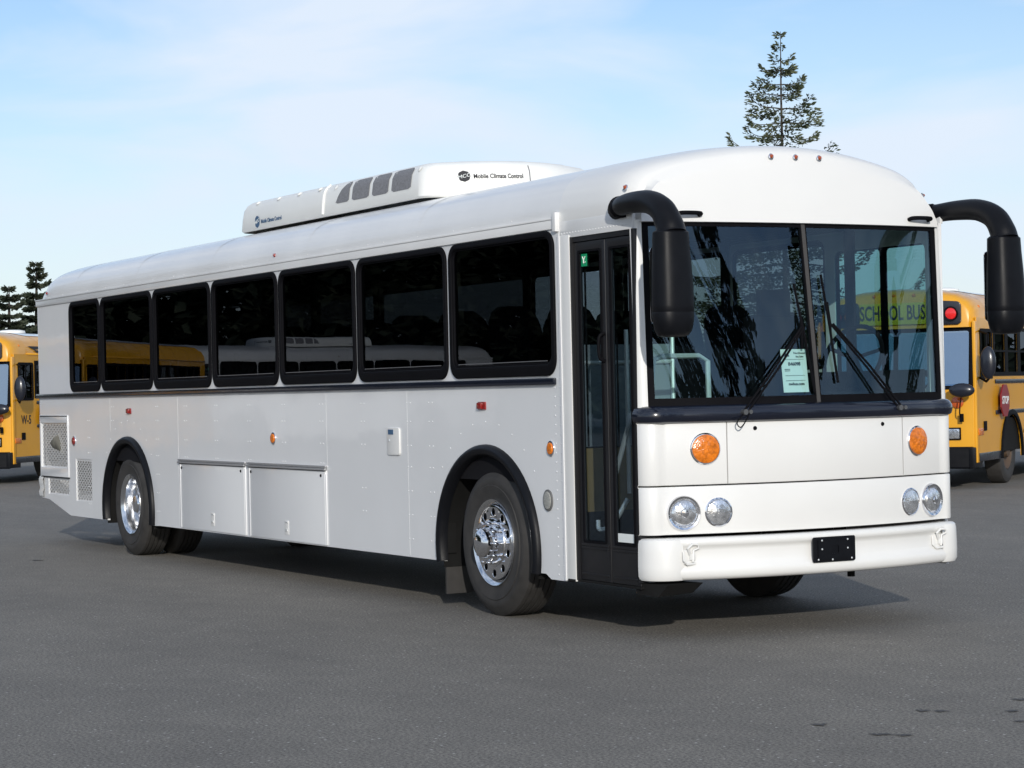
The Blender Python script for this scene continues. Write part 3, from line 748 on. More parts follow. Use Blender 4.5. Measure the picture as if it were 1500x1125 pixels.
# ---- entry door (recessed) with two leaves
DY = -W + .035
b = B()
box(b, -1.062, -.925, -W - .004, -W + .05, .318, 2.585, .004)         # white rear post
bpart('door_post', b, WHITE2)
b = B(); box(b, -1.068, -1.045, -W - .010, -W - .003, .318, 2.60); bpart('post_edge', b, WHITE)
b = B(); box(b, -.925, -.90, -W + .002, -W + .06, .33, 2.57); box(b, -.90, -.145, -W + .01, -W + .06, 2.535, 2.572); box(b, -.155, -.130, -W + .002, -W + .06, .36, 2.57); bpart('door_frame', b, DOORB)
for x0, x1, hn in ((-.898, -.512, 1), (-.506, -.158, 0)):
    b = B(); plate(b, [[(x0, .335), (x1, .335), (x1, 2.532), (x0, 2.532)], rrect(x0 + .055, x1 - .055, .585, 2.47, .012, 3)], side(DY), .03, .004)
    for z in (.565, .545, .375): box(b, x0 + .02, x1 - .02, DY - .022, DY - .012, z - .006, z + .006, .002)
    dl = bpart('door_leaf', b, DOORB)
    b = B(); plate(b, [rrect(x0 + .045, x1 - .045, .575, 2.48, .01, 2)], side(DY), .005); fin('pane', b, GL_DOOR, dl)
    b = B(); plate(b, [rrect(x0 + .048, x1 - .048, .578, 2.477, .012, 2), rrect(x0 + .062, x1 - .062, .592, 2.463, .012, 2)], side(DY - .014), .012); fin('glass_seal', b, BLK, dl)
    if hn:
        b = B(); tube(b, curvepts([(x1 - .022, DY - .014, 1.93), (x1 - .03, DY - .05, 1.90), (x1 - .03, DY - .05, 1.78), (x1 - .022, DY - .014, 1.75)], 4), .012, 8); fin('handle', b, BLK, dl)
        b = B(); box(b, x0 + .075, x0 + .145, DY - .0065, DY - .0035, 2.372, 2.452); st = fin('sticker', b, GREEN, dl)
        b = B(); t = DY - .0075
        tube(b, [(x0 + .095, t, 2.435), (x0 + .108, t, 2.412), (x0 + .128, t, 2.435)], .004, 4); tube(b, [(x0 + .108, t, 2.412), (x0 + .108, t, 2.392), (x0 + .13, t, 2.40)], .004, 4)
        fin('sticker_mark', b, PAPER, st)
    else:
        b = B(); box(b, x0 + .07, x1 - .07, DY - .006, DY - .0035, .60, .655); fin('sticker', b, PAPER, dl)
    b = B(); box(b, x0 + .06, x0 + .07, DY + .02, DY + .03, 1.2, 2.4) if hn else box(b, x0 + .055, x0 + .06, DY + .02, DY + .03, 1.2, 1.9)
    fin('edge_seal', b, BLK, dl)
b = B(); box(b, -1.10, -.14, -W + .01, -W + .09, .318, .333)
tube(b, [(-1.02, -W + .0, .322), (-.93, -W - .0, .322)], .012, 8); bpart('door_sill', b, DARK)
# step/tow bracket under the door corner
b = B()
vv = [(-.20, -1.20, .355), (.06, -1.14, .355), (.06, -.88, .355), (-.20, -.88, .35), (-.22, -1.20, .285), (-.02, -1.16, .275), (.0, -.92, .29), (-.20, -.92, .28)]
q = [b.verts.new(p) for p in vv]
for f in ((0, 1, 2, 3), (7, 6, 5, 4), (0, 4, 5, 1), (1, 5, 6, 2), (2, 6, 7, 3), (3, 7, 4, 0)): b.faces.new([q[i] for i in f])
bpart('step_bracket', b, DARK)

# ---- interior
b = B()
box(b, -12.8, -1.12, -.54, .54, .93, .97)                     # floor
for xa, xb in ((-12.8, AR - .73), (AR + .73, AF - .73), (AF + .73, -1.12)):
    for s in (-1, 1): box(b, xa, xb, min(s * .54, s * 1.15), max(s * .54, s * 1.15), .931, .969)
box(b, -1.12, -.14, -.30, 1.15, .93, .97)
box(b, -1.12, -1.09, -1.15, -.30, .36, .97); box(b, -.33, -.30, -.0 - .30, -.27, .36, .97) if False else None
box(b, -1.12, -.12, -.32, -.30, .36, .97)
box(b, -1.1, -.14, -.62, -.32, .62, .66); box(b, -1.1, -.14, -1.15, -.62, .37, .40); box(b, -1.1, -.14, -.64, -.62, .40, .64)
bpart('cabin_floor', b, INT, smooth=0)
b = B(); box(b, -1.09, -1.082, -1.14, -.34, .76, 1.18); bpart('door_reflection_panel', b, TAN, smooth=0)  # added board: its tan colour stands in for a reflection in the door glass
b = B()
for (y0, z0), (y1, z1) in zip(SEC[6:], SEC[7:-6]):
    v = [b.verts.new((x, y * .94, z - .09)) for x, y, z in ((-12.4, y0, z0), (-.5, y0, z0), (-.5, y1, z1), (-12.4, y1, z1))]; b.faces.new(v)
bpart('ceiling_liner', b, CEIL, smooth=60)
b = B()
for y0, y1 in ((-1.19, -1.17), (1.17, 1.19)): box(b, -12.8, -1.12 if y0 < 0 else -.3, y0, y1, .95, 1.66)
for y in (-1.19, 1.17):
    for i, (x0, x1) in enumerate(WIN): box(b, x1 - .03, x1 + .07, y, y + .02, 1.6, 2.66)
box(b, -12.8, -.3, -1.18, -1.0, 2.66, 2.69); box(b, -12.8, -.3, 1.0, 1.18, 2.66, 2.69)
box(b, -12.86, -12.8, -1.15, 1.15, .9, 2.62)
bpart('cabin_lining', b, INT, smooth=0)
b = B()
box(b, -.45, -.13, -.30, 1.10, .97, 1.38, .03); box(b, -.42, -.13, .30, 1.0, 1.38, 1.52, .04)
# instrument binnacle
bpart('dashboard', b, INT)
b = B(); pts = [(-.42 + .10 * math.sin(a) * .45 * 2, .68 + .235 * math.cos(a), 1.74 + .215 * math.sin(a)) for a in [2 * math.pi * k / 32 for k in range(33)]]
tube(b, pts, .016, 8, cap=False); tube(b, [(-.42, .68, 1.74), (-.22, .68, 1.40)], .03, 8)
for a in (0.3, 2.8, 4.7): tube(b, [(-.42, .68, 1.74), (-.42 + .09 * math.sin(a), .68 + .235 * math.cos(a), 1.74 + .215 * math.sin(a))], .014, 6)
bpart('steering_wheel', b, BLK)
def seat_mesh(width=.92):
    b = B(); h = width / 2
    box(b, -.22, .24, -h, h, .36, .50, .04)
    for s in (-1, 1):
        y0, y1 = (-h, -.01) if s < 0 else (.01, h)
        ym = (y0 + y1) / 2; hw = (y1 - y0) / 2
        rings = []
        for z, k, x in ((.45, 1, -.20), (.8, 1, -.26), (1.0, .98, -.30), (1.1, .9, -.32), (1.17, .72, -.335), (1.205, .45, -.34)):
            rings.append([b.verts.new((x + dx, ym + dy * hw * k, z)) for dx, dy in ((0, -1), (.06, -.85), (.08, 0), (.06, .85), (0, 1), (-.06, .85), (-.07, 0), (-.06, -.85))])
        for a, c in zip(rings, rings[1:]):
            for j in range(8): b.faces.new((a[j], a[(j + 1) % 8], c[(j + 1) % 8], c[j]))
        b.faces.new(rings[-1])
    box(b, -.15, .2, -h + .1, -h + .14, 0, .38); box(b, -.15, .2, h - .14, h - .1, 0, .38)
    return b
bs = seat_mesh(); seat0 = bpart('passenger_seat', bs, SEAT); first = True
for i in range(13):
    for y in (-.68, .68):
        x = -1.95 - i * .82
        if first: seat0.location = (x, y, .97); first = False; continue
        c = seat0.copy(); COL.objects.link(c); c.location = (x, y, .97)
bs = B(); box(bs, -.25, .25, -.24, .24, .40, .52, .05); box(bs, -.32, -.20, -.24, .24, .45, 1.10, .05); box(bs, -.30, -.22, -.13, .13, 1.08, 1.28, .03); box(bs, -.15, .15, -.15, .15, 0, .42)
ds = bpart('driver_seat', bs, SEAT); ds.location = (-1.05, .66, .97)
# handrails seen through the windscreen
b = B()
tube(b, [(-.16, -1.10, 1.49), (-.40, -.92, 1.75), (-.42, -.84, 1.775), (-.44, -.55, 1.775), (-.44, -.48, 1.74), (-.44, -.47, 1.0)], .018, 8)
tube(b, [(-.5, -1.06, .9), (-.5, -1.06, 1.95)], .014, 8)
tube(b, [(-1.1, -.33, .97), (-1.1, -.33, 2.9)], .016, 8); tube(b, [(-1.14, -1.08, .9), (-1.14, -1.08, 2.8)], .016, 8)
tube(b, [(-1.1, -.33, 1.75), (-1.12, -1.08, 1.75)], .014, 8)
tube(b, [(-.40, -1.09, 1.42), (-.64, -1.09, .98), (-.66, -1.09, .92)], .016, 8); tube(b, curvepts([(-.62, -1.0, .86), (-.68, -1.08, .70), (-.78, -1.12, .66), (-.80, -1.12, .72)], 4), .016, 8)
bpart('handrail', b, STEEL)
b = B(); box(b, -1.135, -1.12, -1.12, -.34, 1.19, 1.87); bpart('modesty_panel', b, mat('grey_panel', (.17, .19, .21), .6))

# ---- underbody
b = B(); box(b, -12.6, -.3, -.50, -.40, .42, .66); box(b, -12.6, -.3, .40, .50, .42, .66); box(b, -12.7, -1.1, -.54, .54, .66, .70); box(b, -8.4, -4.95, -1.12, 1.12, .40, .66); box(b, -1.1, .0, -.3, 1.1, .45, .5)
box(b, -4.7, -3.3, -1.05, -.55, .36, .62, .04)
tube(b, [(-2.1, -.95, .50), (-2.1, .95, .50)], .07, 12); tube(b, [(-9.965, -.9, .50), (-9.965, .9, .50)], .10, 12)
tube(b, [(-9.965, 0, .50), (-9.965, .0, .5)], .2, 8)
box(b, .0, .06, -.9, .9, .42, .60)
bpart('chassis', b, DARK)
b = B(); tube(b, [(-.1, .38, .38), (-.1, .38, .31)], .025, 8); bpart('tow_pin', b, DARK)

# ---- roof air conditioner
def ac():
    x0, x1, yn = -7.86, -3.62, .80
    def outline(ins, front_bulge=True):
        pts = []
        # plan outline anticlockwise from rear near
        yq = yn - ins; xr = x0 + ins; n = 6
        def c(cx, cy, r, a0, a1, n=6): return [(cx + r * math.cos(R_(a0 + (a1 - a0) * k / n)), cy + r * math.sin(R_(a0 + (a1 - a0) * k / n))) for k in range(n + 1)]
        xf = x1 - ins
        pts += c(xr + .14, -yq + .14, .14, 180, 270)
        pts += [(-5.5, -yq), (-4.2, -yq)]
        pts += c(xf - .40, -yq + .16, .16, 270, 320)
        pts += [(xf - .14, -.45), (xf - .05, -.25), (xf, 0)]
        return pts + [(x, -y) for x, y in pts[::-1][1:]]
    b = B(); rings = []
    for z, ins in ((3.100, .015), (3.115, 0), (3.22, .008), (3.30, .020), (3.345, .045), (3.375, .085), (3.392, .16), (3.40, .30)):
        rings.append([b.verts.new((x, y, z + (0 if z > 3.09 else 0))) for x, y in outline(ins)])
    for a, c in zip(rings, rings[1:]):
        for j in range(len(a)): b.faces.new((a[j], a[(j + 1) % len(a)], c[(j + 1) % len(a)], c[j]))
    b.faces.new(rings[-1])
    o = bpart('roof_air_conditioner', b, ACW, smooth=50)
    b = B(); pl = outline(.09)
    r0 = [b.verts.new((x, y, 2.98)) for x, y in pl]; r1 = [b.verts.new((x, y, 3.09)) for x, y in pl]
    for j in range(len(pl)): b.faces.new((r0[j], r0[(j + 1) % len(pl)], r1[(j + 1) % len(pl)], r1[j]))
    fin('mounting_base', b, DARK, o)
    # side openings following the curved shoulder
    def sh(x, z, off=.004, pts=((3.10, 0), (3.22, .008), (3.30, .020), (3.345, .045), (3.375, .085))):
        for (za, ia), (zb, ib) in zip(pts, pts[1:]):
            if z <= zb: i = ia + (ib - ia) * (z - za) / (zb - za); break
        return (x, -yn + i - off, z + off * .4)
    for k, (xa, xb) in enumerate(((-5.60, -5.33), (-5.27, -4.93), (-4.87, -4.56), (-4.50, -4.14))):
        b = B(); n = 8; cols = []
        for i in range(n + 1):
            x = xa + (xb - xa) * i / n; zt = 3.36; zb = 3.19
            if k == 0: zt = 3.21 + .15 * math.sin(math.pi / 2 * min(1, i / n * 1.15))
            e = abs(i / n * 2 - 1)
            d = .014 if e > .95 else 0
            cols.append([b.verts.new(sh(x, zb + d + (zt - zb - 2 * d) * j / 6)) for j in range(7)])
        for a, c in zip(cols, cols[1:]):
            for j in range(6): b.faces.new((a[j], c[j], c[j + 1], a[j + 1]))
        fin('intake_mesh', b, GREY, o, 60)
    b = B()
    for z0, z1 in ((3.12, 3.22), (3.22, 3.30), (3.30, 3.345), (3.345, 3.374)):
        pa, pb = sh(-5.86, z0, .005), sh(-5.86, z1, .005)
        tube(b, [pa, pb], .011, 6)
    fin('cover_joint', b, ACW, o)
    b = B(); tube(b, [(-3.620, 0, 3.12), (-3.628, 0, 3.22), (-3.640, 0, 3.30), (-3.665, 0, 3.345)], .005, 6); fin('cover_joint', b, GREY, o)
    for x in (-7.45, -6.95, -6.48, -6.02):
        b = B(); p = sh(x, 3.352, .002); dome(b, p, .03, .016, (0, -.55, .8), 10); fin('cover_screw', b, ACW, o)
    for x in (-5.66, -4.04):
        b = B(); p = sh(x, 3.335, .002); dome(b, p, .028, .010, (0, -.8, .5), 10); fin('cover_screw', b, ACW, o)
    # logos: badge disc with letters, and lettering
    fs = lambda a, bb, c: (a, -yn - .003 - c + .003, bb)
    def badge(cx, cz, r, f, m):
        b = B(); n = 32; pl = [(cx + r * (1 + .05 * (k % 4 < 2)) * math.cos(2 * math.pi * k / n), cz + r * (1 + .05 * (k % 4 < 2)) * math.sin(2 * math.pi * k / n)) for k in range(n)]
        plate(b, [pl], f, .004); bo = fin('logo_badge', b, m, o)
        return bo
    f1 = lambda a, bb, c: (a, -yn - .001 - c, bb)
    bo = badge(-7.36, 3.175, .052, f1, PBLUE)
    text('logo_letters', 'MCC', .048, lambda a, bb, c: (-7.36 + a, -yn - .005 - c, 3.175 + bb + a * .3), PAPER, bo)
    text('lettering', 'Mobile Climate Control', .050, lambda a, bb, c: (-7.27 + a, -yn - .001 - c, 3.170 + bb), PBLUE, o, align='LEFT', bold=.0006)
    # front face: plane between (xf-.14,-.45) and (xf,0)
    def f2(a, bb, c):     # a = y, curved
        y = a
        pts = [(-.64, -3.865), (-.45, -3.76), (-.25, -3.67), (0, -3.62), (.25, -3.67)]
        for (ya, xa), (yb, xb) in zip(pts, pts[1:]):
            if y <= yb: x = xa + (xb - xa) * (y - ya) / (yb - ya); break
        i = .008 * (bb - 3.10) / .12 if bb < 3.22 else .008 + .012 * (bb - 3.22) / .08
        return (x - i + .006 + c, y, bb)
    bo = badge(-.50, 3.262, .042, f2, PBLK)
    text('logo_letters', 'MCC', .040, lambda a, bb, c: f2(-.50 + a, 3.262 + bb + a * .25, c + .004), PAPER, bo)
    text('lettering', 'Mobile Climate Control', .050, lambda a, bb, c: f2(-.435 + a, 3.259 + bb, c), PBLK, o, align='LEFT', sx=.78, bold=.0008)
ac()

# ---- mirrors
def mirror(s):
    b = B(); y0 = s * 1.19; hx, hy = (.42, 1.29)
    pts = curvepts([(-.36, s * 1.185, 2.70), (-.20, s * 1.25, 2.715), (-.02, s * 1.275, 2.72), (.18, s * 1.285, 2.705), (.33, s * 1.29, 2.645), (.405, s * 1.29, 2.55), (.42, s * 1.29, 2.50)], 5)
    n = len(pts); rad = [.058 + .037 * (i / n) ** 1.3 for i in range(n)]
    tube(b, pts, rad, 20); o = bpart('mirror', b, BLKM, smooth=50)
    b = B(); tube(b, curvepts([(-.38, s * 1.17, 2.70), (-.30, s * 1.215, 2.708), (-.20, s * 1.25, 2.715)], 4), [.060, .066, .068, .068, .066, .067, .066, .064, .058], 20)
    for x in (-.27, -.235): tube(b, [(x, s * 1.228, 2.711), (x + .012, s * 1.234, 2.712)], .070, 20)
    box(b, -.48, -.24, min(y0, y0 + s * .012), max(y0, y0 + s * .012), 2.63, 2.775, .004)
    fin('mirror_boot', b, BLK, o, 40)
    b = B(); rings = []; seg = 28
    for z, k, dx in ((2.515, .86, 0), (2.50, 1.0, 0), (2.40, 1.03, .002), (2.25, 1.10, .006), (2.10, 1.15, .010), (1.98, 1.17, .010), (1.935, 1.17, .010), (1.932, 1.155, .01), (1.925, 1.17, .01), (1.86, 1.13, .010), (1.80, 1.02, .008), (1.765, .85, .004), (1.755, .6, .0)):
        rr = []
        for j in range(seg):
            t = 2 * math.pi * j / seg; cx, cy = math.cos(t), math.sin(t)
            ex = math.copysign(abs(cx) ** .75, cx) * .085; ey = math.copysign(abs(cy) ** .7, cy) * .108
            rr.append(b.verts.new((.415 + dx + ex * k, s * 1.29 + ey * k, z)))
        rings.append(rr)
    for a, c in zip(rings, rings[1:]):
        for j in range(seg): b.faces.new((a[j], a[(j + 1) % seg], c[(j + 1) % seg], c[j]))
    b.faces.new(rings[0]); b.faces.new(rings[-1])
    for v in b.verts: v.co.z = 1.875 + (v.co.z - 1.755) * (2.51 - 1.875) / (2.51 - 1.755)
    fin('mirror_housing', b, BLKM, o, 40)
    b = B(); plate(b, [rrect(s * 1.29 - .10, s * 1.29 + .10, 1.96, 2.42, .03, 4)], lambda a, bb, c: (.332 - c, a, bb), .006); fin('mirror_glass', b, CHROME, o)
mirror(-1); mirror(1)
# ---- wipers
def wiper(piv, tip, blade_a, blade_b):
    def P_(y, z, o): return Vector((wsx(y, max(z, 1.46)) + o, y, z))
    b = B(); a = Vector((Xf(piv[0]) + .04, piv[0], piv[1])); c = P_(tip[0], tip[1], .035)
    for d in (0, .032): tube(b, [a + Vector((0, d, 0)), a.lerp(c, .5) + Vector((.012, d, 0)), c + Vector((0, d * .6, 0))], .0075, 6)
    o = bpart('wiper', b, BLK)
    b = B(); tube(b, [P_(*blade_a, .018), P_((blade_a[0] + blade_b[0]) / 2, (blade_a[1] + blade_b[1]) / 2, .024), P_(*blade_b, .018)], .009, 6)
    tube(b, [P_(tip[0], tip[1] - .14, .022), c, P_(tip[0], tip[1] + .14, .022)], .007, 6)
    fin('wiper_blade', b, BLK, o)
    b = B(); tube(b, [a + Vector((-.02, .0, 0)), a + Vector((.03, 0, 0))], .018, 10); tube(b, [a + Vector((-.02, .045, 0)), a + Vector((.02, .045, 0))], .014, 10)
    fin('wiper_pivot', b, mat('worn_metal', (.2, .2, .2), .4, metal=.8), o)
wiper((-.60, 1.41), (-.10, 1.94), (-.12, 2.22), (-.03, 1.52))
wiper((.62, 1.41), (.13, 1.96), (.10, 2.28), (.16, 1.58))
b = B(); tube(b, curvepts([(.135, -.60, 1.40), (.15, -.66, 1.345), (.16, -.64, 1.315), (.15, -.59, 1.36), (.14, -.55, 1.42)], 5), .004, 6); bpart('washer_hose', b, BLK)

# ---- paper notice taped inside the windscreen (a thing of its own)
pn = B(); y0, y1, z0, z1 = -.245, -.055, 1.525, 1.80
v = []
for y in (y0, y1):
    for z in (z0, z1): v.append(None)
def wp(a, bb, c): y = a; return (wsx(y, bb) - .012 + c, y, bb)
plate(pn, [[(y0 + (y1 - y0) * k / 6, z0) for k in range(7)] + [(y1 - (y1 - y0) * k / 6, z1) for k in range(7)]], wp, .002)
paper = fin('paper_notice', pn, PAPER, None, 0)
tag(paper, 'white printed paper notice behind the windscreen of the white bus', 'notice')
def wt(name, s, size, yc, zc, **k): text(name, s, size, lambda a, bb, c: wp(yc + a, zc + bb, c + .0025), PBLK, paper, **k)
wt('stock_number', 'B46098', .030, -.15, 1.705, bold=.0008); wt('web_address', 'nwbus.com', .026, -.145, 1.578, bold=.0005)
wt('heading', 'Northwest', .020, -.105, 1.775); wt('heading', 'Bus Sales', .016, -.105, 1.752)
b = B()
for z in (1.672, 1.662): box(b, wsx(-.2, z) - .012, wsx(-.2, z) - .009, -.225, -.185, z - .002, z + .002)
for z in (1.735, 1.632, 1.60): box(b, wsx(-.15, z) - .0105, wsx(-.15, z) - .0085, -.225, -.075, z - .001, z + .001)
q = [b.verts.new((wsx(-.21, 1.76) - .009, y, z)) for y, z in ((-.235, 1.755), (-.21, 1.78), (-.20, 1.765), (-.19, 1.772), (-.18, 1.752))]; b.faces.new(q)
fin('printed_lines', b, PBLK, paper, 0)
for o in bus.children: o.location = o.location + BUS_OFF

# ================================================================== yellow school buses
def sbus(name='school_bus'):
    t = empty(name); L_ = 11.0; H = 2.95; Wd = 1.20
    def pt(n_, b, m, par=None, **k): return fin(n_, b, m, par or t, **k)
    half = [(Wd, .42), (Wd, 2.50), (Wd - .015, 2.62), (Wd - .10, 2.76), (Wd - .30, 2.87), (.55, 2.94), (0, 2.97)]
    sec_ = [(-y, z) for y, z in half] + [(y, z) for y, z in half[::-1][1:]]
    b = B(); rings = []
    for x, i in ((-L_, 0), (-.75, 0)):
        rings.append([b.verts.new((x, y, z)) for y, z in sec_])
    # body split: walls only up to 2.5
    b.free()
    # side walls with window openings
    winx = [(-1.75 - k * .78, -1.08 - k * .78) for k in range(12)]
    for s in (-1, 1):
        b = B(); holes = [rrect(a, c, 1.66, 2.36, .03, 2) for a, c in winx] + [rrect(-.95, -.30, 1.62, 2.32, .04, 2)]
        ol = [(-L_, 2.5), (-L_, .5)] + arch(-8.0, .62, .62, .40, 14, .45)[::-1] + arch(-2.05, .62, .62, .40, 14, .45)[::-1] + [(-.12, .40), (-.12, 2.5)]
        plate(b, [ol] + holes, side(s * (Wd - .012), s), .024)
        pt('side_panel', b, YEL)
        b = B()
        for a, c in winx: plate(b, [rrect(a - .055, c + .055, 1.64, 2.38, .01, 2), rrect(a + .03, c - .03, 1.70, 2.33, .03, 2)], side(s * (Wd + .004), s), .012)
        for a, c in winx: box(b, a, c, min(s * (Wd - .01), s * (Wd + .01)), max(s * (Wd - .01), s * (Wd + .01)), 2.0, 2.03)
        for k, (a, c) in enumerate(winx): pass
        w0 = pt('window_frame', b, BLK)
        b = B(); 
        for a, c in winx: plate(b, [rrect(a, c, 1.66, 2.36, .02, 2)], side(s * (Wd - .02), s), .006)
        fin('pane', b, GL_BG, w0)
        b = B(); plate(b, [rrect(-.97, -.28, 1.60, 2.34, .05, 3), rrect(-.92, -.64, 1.65, 2.29, .02, 2), rrect(-.60, -.33, 1.65, 2.29, .02, 2)], side(s * (Wd + .004), s), .014); w1 = pt('driver_window', b, BLK)
        b = B(); plate(b, [rrect(-.95, -.30, 1.62, 2.32, .04, 2)], side(s * (Wd - .02), s), .006); fin('pane', b, GL_BG, w1)
        b = B()
        for z in (1.56, 1.10, .78): box(b, -L_, -1.10 if z > .9 else -2.8, min(s * Wd, s * (Wd + .02)), max(s * Wd, s * (Wd + .02)), z - .03, z + .03, .006)
        box(b, -1.40, -.12, min(s * Wd, s * (Wd + .012)), max(s * Wd, s * (Wd + .012)), .40, .52, .004)
        pt('rub_rail', b, BLKG)
        b = B(); plate(b, [arch(-2.05, .68, .68, .40, 16, .45) + arch(-2.05, .60, .60, .40, 16, .45)[::-1]], side(s * (Wd + .01), s), .03, .004)
        pt('wheel_arch_trim', b, BLK)
        b = B(); plate(b, [rrect(-.55, -.40, .84, .98, .01, 2)], side(s * (Wd + .008), s), .016, .003); pt('door_latch', b, BLK)
        # mirrors
        b = B(); tube(b, [(-.25, s * Wd, 1.62), (.0, s * 1.36, 1.56), (.10, s * 1.42, 1.60)], .018, 8); tube(b, [(-.25, s * Wd, 2.3), (.02, s * 1.40, 2.25), (.10, s * 1.42, 2.1)], .014, 8)
        mo = pt('mirror', b, BLK)
        b = B(); bmesh.ops.create_icosphere(b, subdivisions=3, radius=1, matrix=Matrix.Translation((.11, s * 1.42, 1.83)) @ Matrix.Diagonal((.075, .115, .24, 1))); fin('mirror_housing', b, BLKG, mo)
        b = B(); tube(b, curvepts([(.05, s * .98, 1.05), (.16, s * 1.0, 1.12), (.18, s * 1.02, 1.28), (.22, s * 1.05, 1.36)], 4), .010, 6); cm = pt('crossview_mirror', b, BLK)
        b = B(); bmesh.ops.create_icosphere(b, subdivisions=3, radius=1, matrix=Matrix.Translation((.24, s * 1.06, 1.44)) @ Matrix.Diagonal((.08, .19, .105, 1))); fin('mirror_bowl', b, BLKG, cm)
        b = B(); box(b, .05, .07, s * 1.0 - .03, s * 1.0 + .03, .98, 1.1); fin('mirror_foot', b, BLK, cm)
    # roof
    b = B(); up = [p for p in sec_ if p[1] >= 2.5]
    r0 = [b.verts.new((-L_, y, z)) for y, z in up]; r1 = [b.verts.new((-.70, y, z)) for y, z in up]
    bridge(b, r0, r1); b.faces.new(r0)
    for k in range(9):
        x = -10.2 + k * 1.1
        for (ya, za), (yb, zb) in zip(up, up[1:]):
            q = [b.verts.new((x - .02, ya, za + .004)), b.verts.new((x + .02, ya, za + .004)), b.verts.new((x + .02, yb, zb + .004)), b.verts.new((x - .02, yb, zb + .004))]; b.faces.new(q)
    box(b, -L_, -.7, -Wd - .015, -Wd + .01, 2.49, 2.52); box(b, -L_, -.7, Wd - .01, Wd + .015, 2.49, 2.52)
    pt('roof', b, YEL, smooth=40, recalc=False)
    b = B(); lo = [p for p in sec_ if p[1] > 2.84]
    r0 = [b.verts.new((-L_ + .3, y, z + .008)) for y, z in lo]; r1 = [b.verts.new((-1.3, y, z + .008)) for y, z in lo]; bridge(b, r0, r1)
    rf = pt('roof_top', b, mat('white_roof_bus', (.72, .73, .75), .3, coat=.4), smooth=40)
    b = B(); rr = lathe(b, [(.28, 0), (.27, .05), (.18, .07), (.02, .072)], (-2.6, 0, 2.975), 'z', 20); capring(b, rr[-1]); fin('roof_hatch', b, ACW, rf)
    b = B(); tube(b, [(-1.8, .1, 2.97), (-1.8, .1, 3.10)], .012, 6); tube(b, [(-1.8, .1, 3.10), (-1.8, .1, 3.14)], .04, 8); fin('beacon', b, DARK, rf)
    # front cap and face
    b = B(); rings = []
    for x, i in ((-.72, 0), (-.35, .01), (-.15, .04), (-.05, .09), (-.01, .16)):
        rings.append([b.verts.new((x - .06 * (y / Wd) ** 2, y * (1 - i / Wd * .5), 2.36 if z <= 2.5 else 2.5 + (z - 2.5) * (1 - i / .5))) for y, z in up])
    for a, c in zip(rings, rings[1:]): bridge(b, a, c)
    low = [b.verts.new((.02 - .06 * (v.co.y / Wd) ** 2, v.co.y, 2.36)) for v in rings[-1]]
    bridge(b, rings[-1], low)
    fc = pt('front_roof_cap', b, YEL, smooth=50)
    for z_ in (-.3, 0, .3):
        b = B(); dome(b, (-.03, z_, 2.85), .028, .03, (1, 0, .3), 10); fin('marker_lamp', b, AMBER, fc)
    b = B(); dome(b, (-.45, Wd - .06, 2.66), .03, .03, (.3, 1, .3), 10); fin('marker_lamp', b, AMBER, fc)
    def fx(y, z=0): return .03 - .05 * (y / Wd) ** 2
    b = B(); plate(b, [rrect(-Wd + .04, Wd - .04, .98 if False else .40, 1.50, .05, 4)], lambda a, bb, c: (fx(a) + c - .02, a, bb), .03, .008); 
    for s in (-1, 1): plate(b, [rrect(min(s * (Wd - .05), s * (Wd - .0)), max(s * (Wd - .05), s * (Wd - .0)), .38, 2.45, .02, 3)], lambda a, bb, c: (fx(a) + c - .09, a, bb), .14, .012)
    pt('front_panel', b, YEL)
    b = B(); plate(b, [rrect(-Wd + .05, Wd - .05, 1.46, 2.36, .06, 4), rrect(-Wd + .10, -.02, 1.51, 2.31, .05, 4), rrect(.02, Wd - .10, 1.51, 2.31, .05, 4)], lambda a, bb, c: (fx(a) + c - .11 * (bb - 1.46), a, bb), .03, .004); wsf = pt('windscreen', b, BLK)
    b = B(); plate(b, [rrect(-Wd + .11, Wd - .11, 1.48, 2.34, .06, 4)], lambda a, bb, c: (fx(a) + c - .01 - .11 * (bb - 1.46), a, bb), .006); fin('pane', b, glassmat('bus_windscreen', (.35, .38, .38), base=.42), wsf)
    b = B(); box(b, fx(0) - .01, fx(0) + .03, -.50, .50, 2.42, 2.74, .01); sg = pt('destination_sign', b, mat('sign_yellow', (.50, .40, .02), .5, var=.03))
    text('sign_text', 'SCHOOL BUS', .30, lambda a, bb, c: (fx(0) + .033 + c, a, 2.585 + bb), PBLK, sg, sx=.55, bold=.006)
    for s in (-1, 1):
        b = B(); plate(b, [rrect(min(s * .52, s * 1.01), max(s * .52, s * 1.01), 2.40, 2.765, .06, 5)], lambda a, bb, c: (fx(a) + c + .0, a, bb - .30 * max(0, abs(a) - .75) ** 1.5 if bb > 2.6 else bb), .05, .008); lp = pt('warning_lamp_panel', b, BLKG)
        for y, m_ in ((.65, AMBER), (.87, REDLIT)):
            b = B(); rr = lathe(b, [(.105, 0), (.105, .05), (.098, .055)], (fx(y) + .02, s * y, 2.56), 'x', 20); fin('lamp_hood', b, BLK, lp)
            b = B(); rr = lathe(b, [(.088, .01), (.08, .03), (.04, .04), (.004, .042)], (fx(y) + .02, s * y, 2.56), 'x', 20); capring(b, rr[-1]); fin('warning_lamp', b, m_, lp)
        b = B(); rr = lathe(b, [(.09, 0), (.088, .02), (.05, .04), (.004, .045)], (fx(1) + .0, s * .93, 1.27), 'x', 20); capring(b, rr[-1]); pt('turn_signal', b, mat('orange_lens', (.55, .10, .02), .2, coat=.6))
        b = B(); box(b, fx(1) - .01, fx(1) + .02, s * .86 - .11, s * .86 + .11, .72, .90, .01); hl = pt('headlight', b, BLK)
        b = B(); box(b, fx(1) + .018, fx(1) + .03, s * .86 - .09, s * .86 + .09, .74, .88, .01); fin('lens', b, LENS, hl)
